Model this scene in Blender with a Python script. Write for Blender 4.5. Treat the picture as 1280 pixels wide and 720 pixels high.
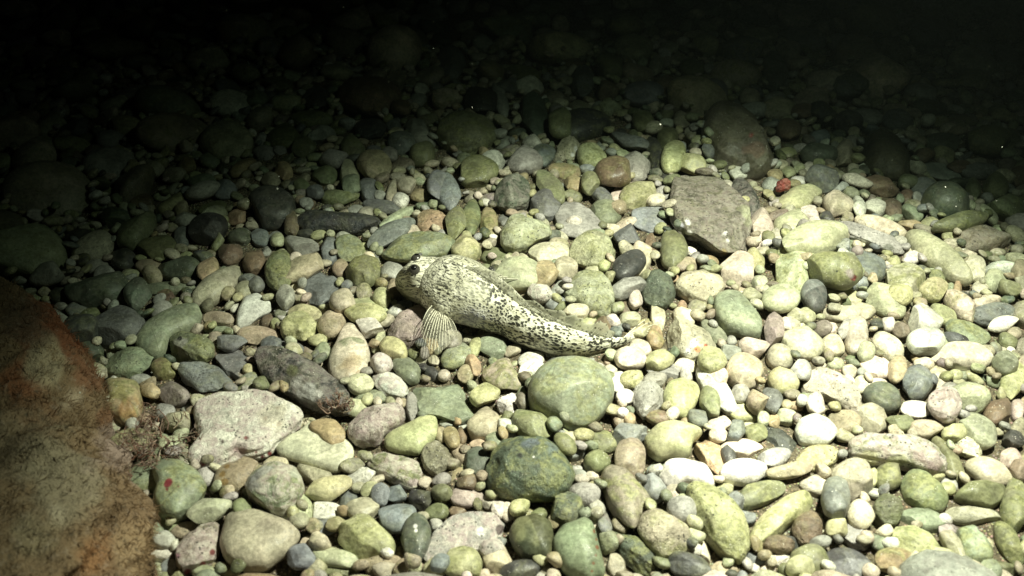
import bpy, bmesh, math, random
import numpy as np
from mathutils import Vector

SC = bpy.context.scene
for o in list(bpy.data.objects):
    bpy.data.objects.remove(o, do_unlink=True)
RNG = np.random.default_rng(7)
random.seed(7)

# ------------------------------------------------------------------ camera
CAM_H, PITCH, HFOV = 0.42, math.radians(38.5), math.radians(60.0)
F_PX = 640.0 / math.tan(HFOV / 2)
cam_d = bpy.data.cameras.new('camera')
cam = bpy.data.objects.new('camera', cam_d)
SC.collection.objects.link(cam)
cam.location = (0, 0, CAM_H)
cam.rotation_euler = (math.pi / 2 - PITCH, 0, 0)
cam_d.sensor_width = 36.0
cam_d.angle = HFOV
cam_d.clip_start, cam_d.clip_end = 0.01, 60.0
cam_d.dof.use_dof = True
cam_d.dof.focus_distance = 0.66
cam_d.dof.aperture_fstop = 11.0
SC.camera = cam

# ------------------------------------------------------------------ night sky seen through the water: next to nothing
world = bpy.data.worlds.new('World')
SC.world = world
world.use_nodes = True
wn = world.node_tree.nodes
wl = world.node_tree.links
sky = wn.new('ShaderNodeTexSky')
sky.sky_type = 'NISHITA'
sky.sun_disc = False
sky.sun_elevation = math.radians(1.0)
sky.sun_rotation = math.radians(60)
wl.new(sky.outputs[0], wn['Background'].inputs[0])
wn['Background'].inputs[1].default_value = 0.0006

# ------------------------------------------------------------------ the diver's torch: one spot lamp, hot spot and spill
TORCH = Vector((0.245, 0.425, 0.56))
TORCH_AIM = Vector((0.13, 0.352, 0.0))
TORCH_W = 52.0
tl = bpy.data.lights.new('dive_torch', 'SPOT')
tl.energy = TORCH_W
tl.color = (0.965, 1.0, 0.77)
tl.spot_size = math.radians(160)
tl.spot_blend = 1.0
tl.shadow_soft_size = 0.014
tl.use_nodes = True
tn, tk = tl.node_tree.nodes, tl.node_tree.links
em = tn['Emission']
tc = tn.new('ShaderNodeTexCoord')
sep = tn.new('ShaderNodeSeparateXYZ')
tk.new(tc.outputs['Normal'], sep.inputs[0])
ab = tn.new('ShaderNodeMath'); ab.operation = 'ABSOLUTE'
tk.new(sep.outputs[2], ab.inputs[0])
ac = tn.new('ShaderNodeMath'); ac.operation = 'ARCCOSINE'
tk.new(ab.outputs[0], ac.inputs[0])
dg = tn.new('ShaderNodeMath'); dg.operation = 'DIVIDE'
dg.inputs[1].default_value = math.radians(80)
tk.new(ac.outputs[0], dg.inputs[0])
rp = tn.new('ShaderNodeValToRGB')
rp.color_ramp.interpolation = 'LINEAR'
def beam(deg):
    t = math.radians(deg)
    return (1 / (1 + math.exp((t - 0.575) / 0.026)) + math.exp(-0.372 - 4.7 * t)) / 1.69
BEAM = [(d / 80, beam(d)) for d in (0, 8, 16, 22, 26, 29, 31, 33, 35, 37, 40, 45, 52, 60, 70)] + [(1.0, 0.0)]
els = rp.color_ramp.elements
els[0].position = 0.0; els[0].color = (1, 1, 1, 1)
els[1].position = 1.0; els[1].color = (0, 0, 0, 1)
for p, v in BEAM[1:-1]:
    e = els.new(p); g = min(1.0, max(0.0, (p - .36) / .15)); e.color = (v * (1 - .28 * g), v, v * (1 - .15 * g), 1)   # the rim has lost red on its longer way through the water
tk.new(dg.outputs[0], rp.inputs[0])
tk.new(rp.outputs[0], em.inputs[0]); em.inputs[1].default_value = 1.0
torch = bpy.data.objects.new('dive_torch', tl)
SC.collection.objects.link(torch)
torch.location = TORCH
torch.rotation_euler = (TORCH_AIM - TORCH).to_track_quat('-Z', 'Y').to_euler()

SC.view_settings.view_transform = 'Standard'
SC.view_settings.look = 'None'
SC.view_settings.exposure = 0.0
SC.view_settings.gamma = 1.0
SC.render.engine = 'CYCLES'
SC.cycles.use_denoising = True
SC.cycles.max_bounces = 4
SC.cycles.diffuse_bounces = 2
SC.cycles.glossy_bounces = 1
SC.cycles.adaptive_threshold = 0.02
SC.cycles.transparent_max_bounces = 12

# ------------------------------------------------------------------ pixel <-> place helpers (only used to read positions off the photograph)
_R = np.array([1.0, 0, 0])
_F = np.array([0, math.cos(PITCH), -math.sin(PITCH)])
_D = np.array([0, -math.sin(PITCH), -math.cos(PITCH)])
_C = np.array([0, 0, CAM_H])

def proj(P):
    P = np.atleast_2d(P) - _C
    z = P @ _F
    return np.stack([640 + F_PX * (P @ _R) / z, 360 + F_PX * (P @ _D) / z], -1)

def place(u, v, z=0.0):
    d = _R * (u - 640) / F_PX + _D * (v - 360) / F_PX + _F
    t = (z - CAM_H) / d[2]
    return _C + d * t

def jac(P, e=1e-4):
    p0 = proj(P)[0]
    return np.stack([(proj(P + e * np.eye(3)[i])[0] - p0) / e for i in range(3)], 1)
# ------------------------------------------------------------------ object helpers
COL = SC.collection

def tag(o, label=None, cat=None, group=None, kind=None):
    if label: o['label'] = label
    if cat: o['category'] = cat
    if group: o['group'] = group
    if kind: o['kind'] = kind
    return o

def mesh_obj(name, V, Fc, mat, parent=None, attrs=None, smooth=True):
    me = bpy.data.meshes.new(name)
    V = np.asarray(V, dtype=np.float32)
    Fc = np.asarray(Fc, dtype=np.int32)
    n = Fc.shape[1]
    me.vertices.add(len(V)); me.vertices.foreach_set('co', V.ravel())
    me.loops.add(Fc.size); me.loops.foreach_set('vertex_index', Fc.ravel())
    me.polygons.add(len(Fc))
    me.polygons.foreach_set('loop_start', np.arange(0, Fc.size, n, dtype=np.int32))
    me.polygons.foreach_set('loop_total', np.full(len(Fc), n, dtype=np.int32))
    me.polygons.foreach_set('use_smooth', np.full(len(Fc), smooth))
    me.update(calc_edges=True)
    for k, a in (attrs or {}).items():
        a = np.asarray(a, dtype=np.float32)
        if a.ndim == 1:
            at = me.attributes.new(k, 'FLOAT', 'POINT'); at.data.foreach_set('value', a)
        elif a.shape[1] == 4:
            at = me.attributes.new(k, 'FLOAT_COLOR', 'POINT'); at.data.foreach_set('color', a.ravel())
        else:
            at = me.attributes.new(k, 'FLOAT_VECTOR', 'POINT'); at.data.foreach_set('vector', a.ravel())
    me.materials.append(mat)
    o = bpy.data.objects.new(name, me)
    COL.objects.link(o)
    if parent is not None: o.parent = parent
    return o

def empty(name, loc):
    o = bpy.data.objects.new(name, None)
    o.empty_display_size = 0.02
    COL.objects.link(o); o.location = loc
    return o

_ico = {}
def ico(n):
    if n not in _ico:
        bm = bmesh.new()
        bmesh.ops.create_icosphere(bm, subdivisions=n, radius=1.0)
        bm.verts.ensure_lookup_table()
        _ico[n] = (np.array([v.co[:] for v in bm.verts]), np.array([[v.index for v in f.verts] for f in bm.faces]))
        bm.free()
    return _ico[n]

def tube(pts, rad, seg=6):
    """swept tube along pts; returns V, quads"""
    pts = np.asarray(pts, float); n = len(pts)
    rad = np.broadcast_to(np.asarray(rad, float), (n,))
    T = np.gradient(pts, axis=0); T /= np.linalg.norm(T, axis=1)[:, None] + 1e-12
    up = np.array([0.13, 0.31, 0.94]); V = []
    for i in range(n):
        a = np.cross(T[i], up); a /= np.linalg.norm(a) + 1e-12
        b = np.cross(T[i], a)
        for k in range(seg):
            t = 2 * math.pi * k / seg
            V.append(pts[i] + rad[i] * (math.cos(t) * a + math.sin(t) * b))
    Q = []
    for i in range(n - 1):
        for k in range(seg):
            k2 = (k + 1) % seg
            Q.append((i * seg + k, i * seg + k2, (i + 1) * seg + k2, (i + 1) * seg + k))
    return np.array(V), np.array(Q)

def waves(rng, n, fmin, fmax):
    k = rng.normal(size=(n, 3)); k /= np.linalg.norm(k, axis=1)[:, None]
    f = rng.uniform(fmin, fmax, n); ph = rng.uniform(0, 6.28, n)
    def g(V):
        return (np.sin(V @ (k * f[:, None]).T + ph) / np.sqrt(n)).sum(1)
    return g

def smooth01(x, a, b):
    t = np.clip((x - a) / (b - a), 0, 1)
    return t * t * (3 - 2 * t)

# ------------------------------------------------------------------ node helpers
def new_mat(name):
    m = bpy.data.materials.new(name); m.use_nodes = True
    nt = m.node_tree
    return m, nt, nt.nodes['Principled BSDF']

class NT:
    def __init__(s, nt): s.nt = nt
    def n(s, t, **kw):
        x = s.nt.nodes.new(t)
        for k, v in kw.items(): setattr(x, k, v)
        return x
    def l(s, a, b): s.nt.links.new(a, b)
    def attr(s, name, out='Color'):
        return s.n('ShaderNodeAttribute', attribute_name=name).outputs[out]
    def math(s, op, a, b=None, c=None, clamp=False):
        x = s.n('ShaderNodeMath', operation=op); x.use_clamp = clamp
        for i, v in enumerate((a, b, c)):
            if v is None: continue
            if hasattr(v, 'is_output'): s.l(v, x.inputs[i])
            else: x.inputs[i].default_value = v
        return x.outputs[0]
    def rng(s, v, a, b, c=0.0, d=1.0):
        x = s.n('ShaderNodeMapRange', interpolation_type='SMOOTHSTEP')
        s.l(v, x.inputs[0])
        for i, q in enumerate((a, b, c, d)): x.inputs[i + 1].default_value = q
        return x.outputs[0]
    def mix(s, f, a, b, blend='MIX'):
        x = s.n('ShaderNodeMix', data_type='RGBA', blend_type=blend)
        for i, v in ((0, f), (6, a), (7, b)):
            if hasattr(v, 'is_output'): s.l(v, x.inputs[i])
            elif i == 0: x.inputs[0].default_value = v
            else: x.inputs[i].default_value = (*v, 1) if len(v) == 3 else v
        return x.outputs[2]
    def noise(s, vec, scale, detail=3, rough=0.55, dist=0.0):
        x = s.n('ShaderNodeTexNoise')
        x.inputs['Scale'].default_value = scale; x.inputs['Detail'].default_value = detail
        x.inputs['Roughness'].default_value = rough; x.inputs['Distortion'].default_value = dist
        s.l(vec, x.inputs['Vector'])
        return x.outputs
    def vor(s, vec, scale, feature='F1', rnd=1.0):
        x = s.n('ShaderNodeTexVoronoi', feature=feature)
        x.inputs['Scale'].default_value = scale; x.inputs['Randomness'].default_value = rnd
        s.l(vec, x.inputs['Vector'])
        return x.outputs

# ------------------------------------------------------------------ stone material: colour and character come from each stone's own attributes
def stone_material():
    m, nt, bs = new_mat('stone')
    N = NT(nt)
    tx = N.attr('tx', 'Vector')
    col = N.attr('col')
    par = N.n('ShaderNodeSeparateXYZ'); N.l(N.attr('par', 'Vector'), par.inputs[0])
    bare = N.attr('col', 'Alpha')
    algae, crust, rough = N.math('MULTIPLY', par.outputs[0], bare), N.math('MULTIPLY', par.outputs[1], bare), par.outputs[2]
    big = N.noise(tx, 55, 4, 0.6)
    fine = N.noise(tx, 420, 4, 0.65)
    grain = N.noise(tx, 1500, 2, 0.6)
    # slow tone shifts, fine mineral grain
    v1 = N.rng(big[0], 0.3, 0.7, 0.66, 1.25)
    v2 = N.rng(fine[0], 0.3, 0.7, 0.74, 1.2)
    v3 = N.rng(grain[0], 0.25, 0.75, 0.86, 1.1)
    hs = N.n('ShaderNodeHueSaturation')
    N.l(col, hs.inputs['Color'])
    N.l(N.math('MULTIPLY', v1, N.math('MULTIPLY', v2, v3)), hs.inputs['Value'])
    N.l(N.rng(N.noise(tx, 38, 2)[0], 0.3, 0.7, 0.488, 0.512), hs.inputs['Hue'])
    hs.inputs['Saturation'].default_value = .9
    c = hs.outputs[0]
    st = N.rng(N.noise(tx, 140, 6, .72, .4)[0], .50, .66)
    c = N.mix(N.math('MULTIPLY', st, N.math('MULTIPLY_ADD', rough, .25, .30)), c, N.mix(.72, c, (.055, .05, .035)))
    # thin algal film in patches
    fm = N.noise(tx, 85, 6, 0.68, 0.6)
    film = N.math('MULTIPLY', N.rng(fm[0], 0.42, 0.62), algae, clamp=True)
    filmc = N.mix(N.rng(fine[0], 0.35, 0.65), (0.13, 0.14, 0.055), (0.31, 0.315, 0.14))
    c = N.mix(N.math('MULTIPLY', film, 0.8), c, filmc)
    # coralline crust: mauve and chalk patches
    cm = N.noise(tx, 95, 6, 0.7, 1.0)
    cr1 = N.math('MULTIPLY', N.rng(cm[0], 0.40, 0.54), crust, clamp=True)
    crc = N.mix(N.rng(N.noise(tx, 260, 4, 0.7)[0], 0.38, 0.62), (0.42, 0.33, 0.33), (0.64, 0.60, 0.53))
    c = N.mix(N.math('MULTIPLY', cr1, 0.8), c, crc)
    vd = N.vor(tx, 420)
    pits = N.math('MULTIPLY', N.math('LESS_THAN', vd['Distance'], 0.26), N.math('GREATER_THAN', N.noise(tx, 150, 2)[0], 0.55))
    c = N.mix(N.math('MULTIPLY', pits, N.math('MULTIPLY', rough, 0.8)), c, (0.03, 0.03, 0.028))
    # hairline seams on some
    se = N.vor(tx, 48, 'DISTANCE_TO_EDGE')
    seam = N.math('MULTIPLY', N.math('LESS_THAN', se['Distance'], 0.010), N.rng(N.noise(tx, 20, 1)[0], 0.55, 0.62))
    c = N.mix(N.math('MULTIPLY', seam, 0.35), c, (0.07, 0.065, 0.05))
    # settled sand grains and shell dust, their small sparkles painted in as pale specks
    vs = N.vor(tx, 560)
    sp = N.math('MULTIPLY', N.math('LESS_THAN', vs['Distance'], 0.17), N.rng(N.noise(tx, 120, 3)[0], 0.54, 0.62))
    c = N.mix(N.math('MULTIPLY', sp, 0.75), c, (0.72, 0.70, 0.62))
    N.l(c, bs.inputs['Base Color'])
    N.l(N.math('SUBTRACT', N.rng(fine[0], 0.3, 0.7, 0.30, 0.60), N.math('MULTIPLY', sp, 0.2)), bs.inputs['Roughness'])
    bs.inputs['Specular IOR Level'].default_value = 0.32
    # relief
    h = N.math('ADD', N.math('MULTIPLY', big[0], 0.8), N.math('MULTIPLY', fine[0], N.math('MULTIPLY_ADD', rough, 0.9, 0.10)))
    h = N.math('ADD', h, N.math('MULTIPLY', grain[0], N.math('MULTIPLY_ADD', rough, 0.22, 0.03)))
    h = N.math('SUBTRACT', h, N.math('MULTIPLY', pits, N.math('MULTIPLY', rough, 0.5)))
    h = N.math('ADD', h, N.math('MULTIPLY', cr1, 0.25))
    b = N.n('ShaderNodeBump'); b.inputs['Strength'].default_value = 0.7; b.inputs['Distance'].default_value = 0.002
    N.l(h, b.inputs['Height']); N.l(b.outputs[0], bs.inputs['Normal'])
    return m
STONE = stone_material()

# ------------------------------------------------------------------ stone colours (real-world base colours)
PAL = {
 'W': ((.73,.70,.62),'white'), 'C': ((.66,.59,.44),'cream'), 'T': ((.41,.33,.225),'tan'), 'O': ((.45,.32,.19),'orange-tan'),
 'P': ((.58,.50,.41),'pinkish'), 'Y': ((.46,.45,.24),'yellow-green'), 'G': ((.255,.29,.195),'sage green'), 'E': ((.45,.46,.30),'pale green'),
 'M': ((.19,.205,.105),'olive'), 'D': ((.10,.125,.09),'dark green'), 'K': ((.05,.052,.052),'charcoal'), 'S': ((.17,.178,.18),'slate grey'),
 'L': ((.38,.375,.335),'light grey'), 'B': ((.19,.13,.085),'brown'), 'R': ((.26,.02,.02),'crimson'), 'V': ((.33,.27,.26),'mauve'),
 'I': ((.026,.029,.036),'blue-black'), 'X': ((.165,.155,.122),'grey-brown'), 'J': ((.68,.64,.47),'bright cream'), 'N': ((.25,.215,.155),'grey-brown'), 'Z': ((.10,.085,.058),'dark brown'),
 'U': ((.24,.26,.28),'blue-grey'), 'A': ((.43,.385,.285),'beige'), 'H': ((.36,.28,.15),'ochre'),
}
ORG = {'A':(120,540),'B':(400,540),'C':(700,540),'D':(960,540),'E':(120,380),'F':(400,380),'H':(700,380),'I':(960,380),
       'J':(60,220),'K':(340,220),'L':(640,220),'M':(960,220),'N':(240,60),'O':(540,60),'Q':(820,60),'U':(960,120)}
# ------------------------------------------------------------------ the big stones: tile ; colour flags ; outline ; short name ; label
TRACED = """
A;G ms;270,190 340,140 430,150 520,210 565,290 530,360 470,420 400,460 320,430 290,370 315,290 290,250;kidney stone;olive green kidney-shaped stone with one crimson spot beside the brown rock
A;T b;600,190 640,135 760,120 820,160 780,260 720,315 640,315 590,260;banded block;tan block-like stone with ochre band, between kidney stone and grey-rimmed cobble
A;G me;830,155 920,140 1010,190 1045,270 1010,370 940,425 850,400 750,320 760,260;grey-rimmed cobble;rounded green cobble with chalky grey crust on its upper left side
A;A s;640,420 700,390 800,380 1000,480 1035,530 960,620 850,700 740,705 650,650 620,560;smooth beige boulder;largest smooth beige stone at the lower left, wedge-shaped and unmarked
A;V ex;440,520 540,450 620,445 630,560 610,660 500,710 420,700 390,640;red-dotted pink stone;pale pink crusted stone with three crimson dots at the bottom left
A;J sf;890,90 960,20 1060,-50 1120,-70 1280,60 1290,120 1220,210 1120,190 1020,150 940,130;bright cream slab;flat bright cream slab lying half under the small orange-tan lobed pebble
A;O t;1060,-35 1120,-70 1200,-65 1250,0 1245,50 1180,80 1130,50 1110,15 1070,0;orange lobed pebble;smooth orange-tan lobed pebble resting on the bright cream slab
E;W exf;470,510 560,440 700,430 850,425 950,490 1075,570 1000,620 900,700 880,740 800,765 700,760 590,820 470,810 450,760 520,690 500,600;pink crusted slab;large pale slab crusted pink with crimson spots at the lower left
E;G s;195,190 230,110 330,40 450,5 530,30 540,90 480,140 370,200 350,270 280,285 220,250;bent grey-green oval;large smooth grey-green oval stone touched by the short two-tone stub
E;M mx;365,170 400,130 470,140 590,190 595,260 560,300 450,295 370,250;two-tone stub;stubby stone with pitted grey end and mossy olive body
E;O ms;55,400 140,375 220,400 235,490 215,580 130,605 60,560;rusty orange stone;rust-orange and olive stone against the edge of the brown algae rock
E;S ax;400,310 530,285 640,330 700,410 620,430 520,460 420,370;slate wedge;blue-black slate wedge between the two-tone stub and pink crusted slab
E;S af;590,270 650,220 740,240 775,290 770,360 735,400 650,350;slate pentagon;flat five-sided slate stone beside the dark speckled log
E;W s;700,120 705,30 730,-30 820,-55 880,0 870,50 800,90;chalky wedge;chalky white wedge-shaped pebble left of the slate rhombus
E;Y ma;920,110 1000,20 1060,15 1115,80 1090,160 1040,200 930,170;yellow-green cube;angular yellow-green stone just above the dark speckled log
E;K xe;780,260 850,215 960,240 1100,300 1230,400 1275,450 1270,560 1130,550 1000,490 820,370;dark speckled log;log-shaped dark speckled stone with chalky streaks above the pink crusted slab
F;C s;35,310 90,130 140,80 200,110 250,230 250,330 150,410 60,370;cream pear;large cream pear-shaped stone with green-grey top, right of the dark speckled log
F;V xa;330,150 370,60 470,15 540,20 545,120 520,190 450,225 360,180;rough mauve rock;rough mauve-grey rock under the fish's spread pectoral fin
F;A m;800,340 880,280 950,265 1015,420 900,450 830,420;tan facet stone;tan angular stone in front of the fish's belly
F;G saf;450,410 540,395 700,395 770,520 760,580 680,610 590,575 490,560 470,470;grey-green block;smooth pale grey-green block below the fish's pectoral fin
F;W ax;875,500 960,445 1035,450 1010,540 950,605;white triangle;white triangular pebble left of the large sage cobble
F;A s;730,630 790,540 840,510 900,570 910,640 860,690 760,680;beige pebble;smooth beige rounded pebble right of the grey-green block
F;G ms;1040,448 1072,360 1160,288 1280,260 1380,280 1460,360 1472,460 1420,560 1340,620 1240,632 1120,580 1048,520;sage cobble;large smooth sage green cobble below the fish's tail
F;V ex;130,650 200,540 280,500 400,510 435,560 420,600 330,650 300,720 180,710;lilac crusted stone;lilac crusted rounded stone right of the bright cream slab
F;Y s;320,672 400,620 528,552 588,568 592,660 500,760 400,748 328,720;lime wedge;pale lime wedge-shaped stone below the grey-green block
B;M me;230,140 280,85 400,110 500,150 510,210 490,270 450,290 340,240 240,180;mossy bar;mossy green bar-shaped stone with a lilac end, below the lilac crusted stone
B;N x;500,130 520,70 575,40 640,70 655,130 640,190 590,225 530,200;pitted brown ball;round pitted grey-brown pebble touching the lime wedge
B;D mx;825,230 840,110 900,30 1030,15 1130,30 1230,120 1280,220 1240,300 1150,355 1000,345 870,305;dark green cobble;large dark bluish green cobble at the bottom centre
B;W a;130,220 190,165 285,215 260,255 170,290;pink-white tooth;small pinkish white three-cornered pebble below the bright cream slab
B;M s2;940,500 970,440 1080,405 1160,460 1170,560 1150,660 1010,640 960,570;olive half-dark stone;olive stone with a darker lower half, below the dark green cobble
B;G s;1160,560 1200,480 1320,432 1368,460 1408,600 1428,720 1340,760 1220,712 1172,640;rust-striped stone;grey-green stone with a rust-red stripe at the bottom edge
B;L xef;515,620 560,520 650,430 780,390 890,410 930,470 910,540 820,600 700,640 600,660 530,670;chalky disc;wide grey-white chalky disc at the bottom, left of the olive half-dark stone
B;Y m;610,650 640,580 710,555 790,580 815,650 800,730 700,745 620,720;green dome;smooth green dome-shaped pebble on the chalky disc at the bottom edge
B;D sg;400,530 420,450 470,410 530,430 560,500 540,590 490,665 440,640;dark oval with white fleck;upright dark grey-green oval with a white fleck, left of the chalky disc
B;Y m;85,560 100,470 180,420 250,430 320,500 375,560 375,630 250,640 180,640;yellow-green cobble;yellow-green rounded cobble left of the dark oval with white fleck
C;N m;195,200 240,165 330,180 430,290 480,380 400,420 375,520 310,470 240,370;brown slanting stone;long grey-brown stone slanting down from the tan column
C;Y s;420,32 472,-40 560,-68 660,-40 740,0 664,32 660,140 560,128 480,148 432,100;lemon stone;pale lemon-green rounded stone behind the lilac-white stone
C;W s;495,200 530,140 600,130 740,165 775,250 770,290 620,260 560,290 510,250;lilac-white stone;smooth white stone tinged lilac, behind the speckled olive oval
C;O a;660,70 740,15 800,60 830,150 800,230 760,200 700,140;orange shard;orange-tan angular shard right of the lemon stone
C;Y m;945,520 1000,420 1120,320 1230,290 1275,340 1240,410 1140,470 1080,540 990,585 955,570;slanting olive bar;long yellow-olive stone slanting up to the right beside the speckled olive oval
C;Y mx;615,300 660,250 750,260 850,330 930,440 950,570 900,655 830,650 740,560 650,420;speckled olive oval;long speckled yellow-olive oval at the bottom, right of centre
C;A mx;385,440 430,395 520,375 610,430 655,520 650,600 600,620 500,660 430,590 385,520;rough beige stone;rough beige rounded stone left of the speckled olive oval
C;D xm;260,500 330,500 420,540 500,640 480,720 400,715 310,640;black mottled stone;black-green mottled rough stone at the bottom edge
D;L exm;390,120 400,40 520,0 750,5 860,80 900,180 870,240 700,190 560,180 430,140;pink-yellow boulder;large stone crusted pink and yellow at the lower right
D;M sl;780,10 880,40 960,120 990,230 930,270 890,230 840,120;olive crescent;olive-brown stone curving round the right side of the pink-yellow boulder
D;M m;660,250 700,200 800,200 880,270 905,350 870,400 770,400 680,340;large olive stone;large smooth olive stone in front of the pink-yellow boulder
D;S sg;260,330 280,250 340,220 400,250 415,340 390,430 330,440 280,410;dark slate egg;upright dark slate egg-shaped stone below the pink-yellow boulder
D;Y m;585,540 620,480 720,450 830,510 880,600 850,690 740,700 640,640;mossy lower stone;bright mossy olive stone at the lower right edge of the picture
D;A s;840,510 910,490 970,550 1000,670 970,700 920,640;beige tablet;flat pinkish beige tablet right of the bright mossy stone
D;G m;930,500 1000,470 1090,490 1135,570 1110,670 1030,695 960,650;round olive pebble;round olive-green pebble between the beige tablet and the right edge
D;M s;920,330 980,260 1080,240 1200,280 1160,360 1120,390 1000,370;brown-olive lid;dark brown-olive stone above the long beige flat pebble at right
I;P x;140,470 200,330 250,280 340,320 430,420 465,500 460,560 400,540 290,470 220,440;pink-white triangle;large pinkish white triangular stone at the right, brightest lit
I;C s;805,260 870,210 970,185 1090,210 1130,290 1080,340 950,345 870,300;long lemon-cream stone;large smooth lemon-cream oval at the far right
I;W s;130,640 150,580 230,550 310,580 350,650 300,710 220,720 150,700;white egg;brilliant white egg-shaped pebble left of the pink-yellow boulder
I;S s;660,400 690,320 750,290 810,330 830,410 780,480 700,490;charcoal oval;dark slate oval left of the pale crusted stone at right
H;A xa;530,130 580,60 660,80 760,150 790,220 720,280 650,300 560,250;orange-spotted block;grey-beige speckled block with small orange spots right of the fish's tail
H;G s;760,20 772,-40 820,-72 900,-60 960,20 1008,100 1000,160 920,172 820,140 772,80;grey-green potato;smooth grey-green potato-shaped stone right of the orange-spotted block
H;Y s;515,450 540,390 610,365 690,400 705,450 670,520 630,580 560,560 520,510;yellow-green pear;smooth yellow-green pear-shaped pebble right of the sage cobble
L;E mx;-60,300 -40,215 50,190 170,220 205,290 180,340 110,370 0,410 -55,380;mottled sage stone;mottled pale sage stone just behind the fish's back
L;L f;205,200 250,130 330,100 400,170 460,250 440,300 330,315 240,290;nub-topped grey disc;round pale grey disc with a small white nub on it
L;E mx;240,590 300,510 360,460 470,480 500,560 520,650 460,705 380,690 320,640;lumpy green stone;large lumpy pale green stone behind the fish's tail
L;D xg;645,570 680,490 730,470 790,510 818,600 780,660 700,675 655,630;dark speckled pebble;dark green-grey pebble with white grains right of the lumpy green stone
L;M s;735,340 750,285 810,270 865,295 883,370 860,450 800,482 745,440;olive capsule;smooth upright olive capsule-shaped pebble in front of the rough shell slab
L;U saf;590,180 650,160 770,160 775,270 690,295 605,260;blue-grey tile;flat blue-grey four-sided stone left of the rough shell slab
L;X xaef;780,60 800,0 960,-20 1080,30 1190,180 1195,290 1130,380 1050,410 930,350 840,290 790,210;rough shell slab;largest rough brown-grey slab with white shell bits, upper middle
L;A x;805,570 850,480 960,455 1050,490 1070,560 980,665 880,625;beige angular cobble;beige blunt-cornered cobble right of the dark speckled pebble
M;C s;270,130 300,75 350,65 440,150 400,190 290,220;cream nose pebble;cream pebble with a blunt snout at the edge of the light, upper right
M;M ms;185,430 240,385 330,370 420,400 475,480 440,560 360,570 240,530;olive egg with red spot;olive egg-shaped stone with one red spot at the right
M;S sg;380,370 430,350 500,385 600,440 580,510 500,550 440,520;white-flecked slate;blue slate stone with white flecks behind the olive egg
M;E s;680,280 720,255 820,290 930,370 990,450 1020,520 950,560 850,490 760,440 690,360;pale green tongue;long pale green tongue-shaped stone at the far right
M;N xe;915,320 960,270 1080,240 1190,260 1215,330 1130,380 1040,405 940,380;rough pink-brown rock;rough pink-brown rock at the right edge of the light
M;D s;760,120 800,50 880,20 980,60 1010,140 990,230 880,250 790,220;dim dark boulder;rounded dark boulder at the far right just outside the light
M;E m;30,430 60,330 120,290 215,315 220,430 200,560 150,635 55,610;pale green upright stone;pale green upright stone left of the olive egg with red spot
M;L x;330,240 420,225 520,260 660,320 685,380 600,405 480,360 380,320;speckled grey-white stone;long rough grey-white stone behind the white-flecked slate
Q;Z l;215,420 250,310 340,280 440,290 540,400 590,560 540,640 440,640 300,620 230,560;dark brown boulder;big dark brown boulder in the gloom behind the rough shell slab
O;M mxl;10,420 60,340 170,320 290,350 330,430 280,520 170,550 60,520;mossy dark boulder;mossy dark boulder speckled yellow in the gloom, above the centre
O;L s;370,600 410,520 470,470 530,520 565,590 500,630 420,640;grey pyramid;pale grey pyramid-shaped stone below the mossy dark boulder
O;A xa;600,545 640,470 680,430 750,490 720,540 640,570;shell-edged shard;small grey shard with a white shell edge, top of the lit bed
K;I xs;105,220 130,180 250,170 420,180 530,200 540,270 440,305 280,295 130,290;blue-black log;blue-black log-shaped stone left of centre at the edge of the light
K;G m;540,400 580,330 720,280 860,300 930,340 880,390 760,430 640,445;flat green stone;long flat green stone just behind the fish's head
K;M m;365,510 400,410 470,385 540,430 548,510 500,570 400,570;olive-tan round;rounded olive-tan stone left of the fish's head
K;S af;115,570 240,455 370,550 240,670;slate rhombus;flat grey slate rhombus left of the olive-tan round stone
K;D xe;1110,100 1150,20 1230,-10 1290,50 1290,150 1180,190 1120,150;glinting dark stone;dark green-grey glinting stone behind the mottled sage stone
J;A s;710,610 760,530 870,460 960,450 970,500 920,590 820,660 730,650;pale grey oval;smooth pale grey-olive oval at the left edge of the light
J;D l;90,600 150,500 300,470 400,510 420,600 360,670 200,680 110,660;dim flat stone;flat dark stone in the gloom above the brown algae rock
U;Z l;450,300 480,190 570,140 680,190 720,300 700,400 600,425 500,390;dim brown boulder;dim brown boulder in the gloom at the upper right
"""
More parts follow.
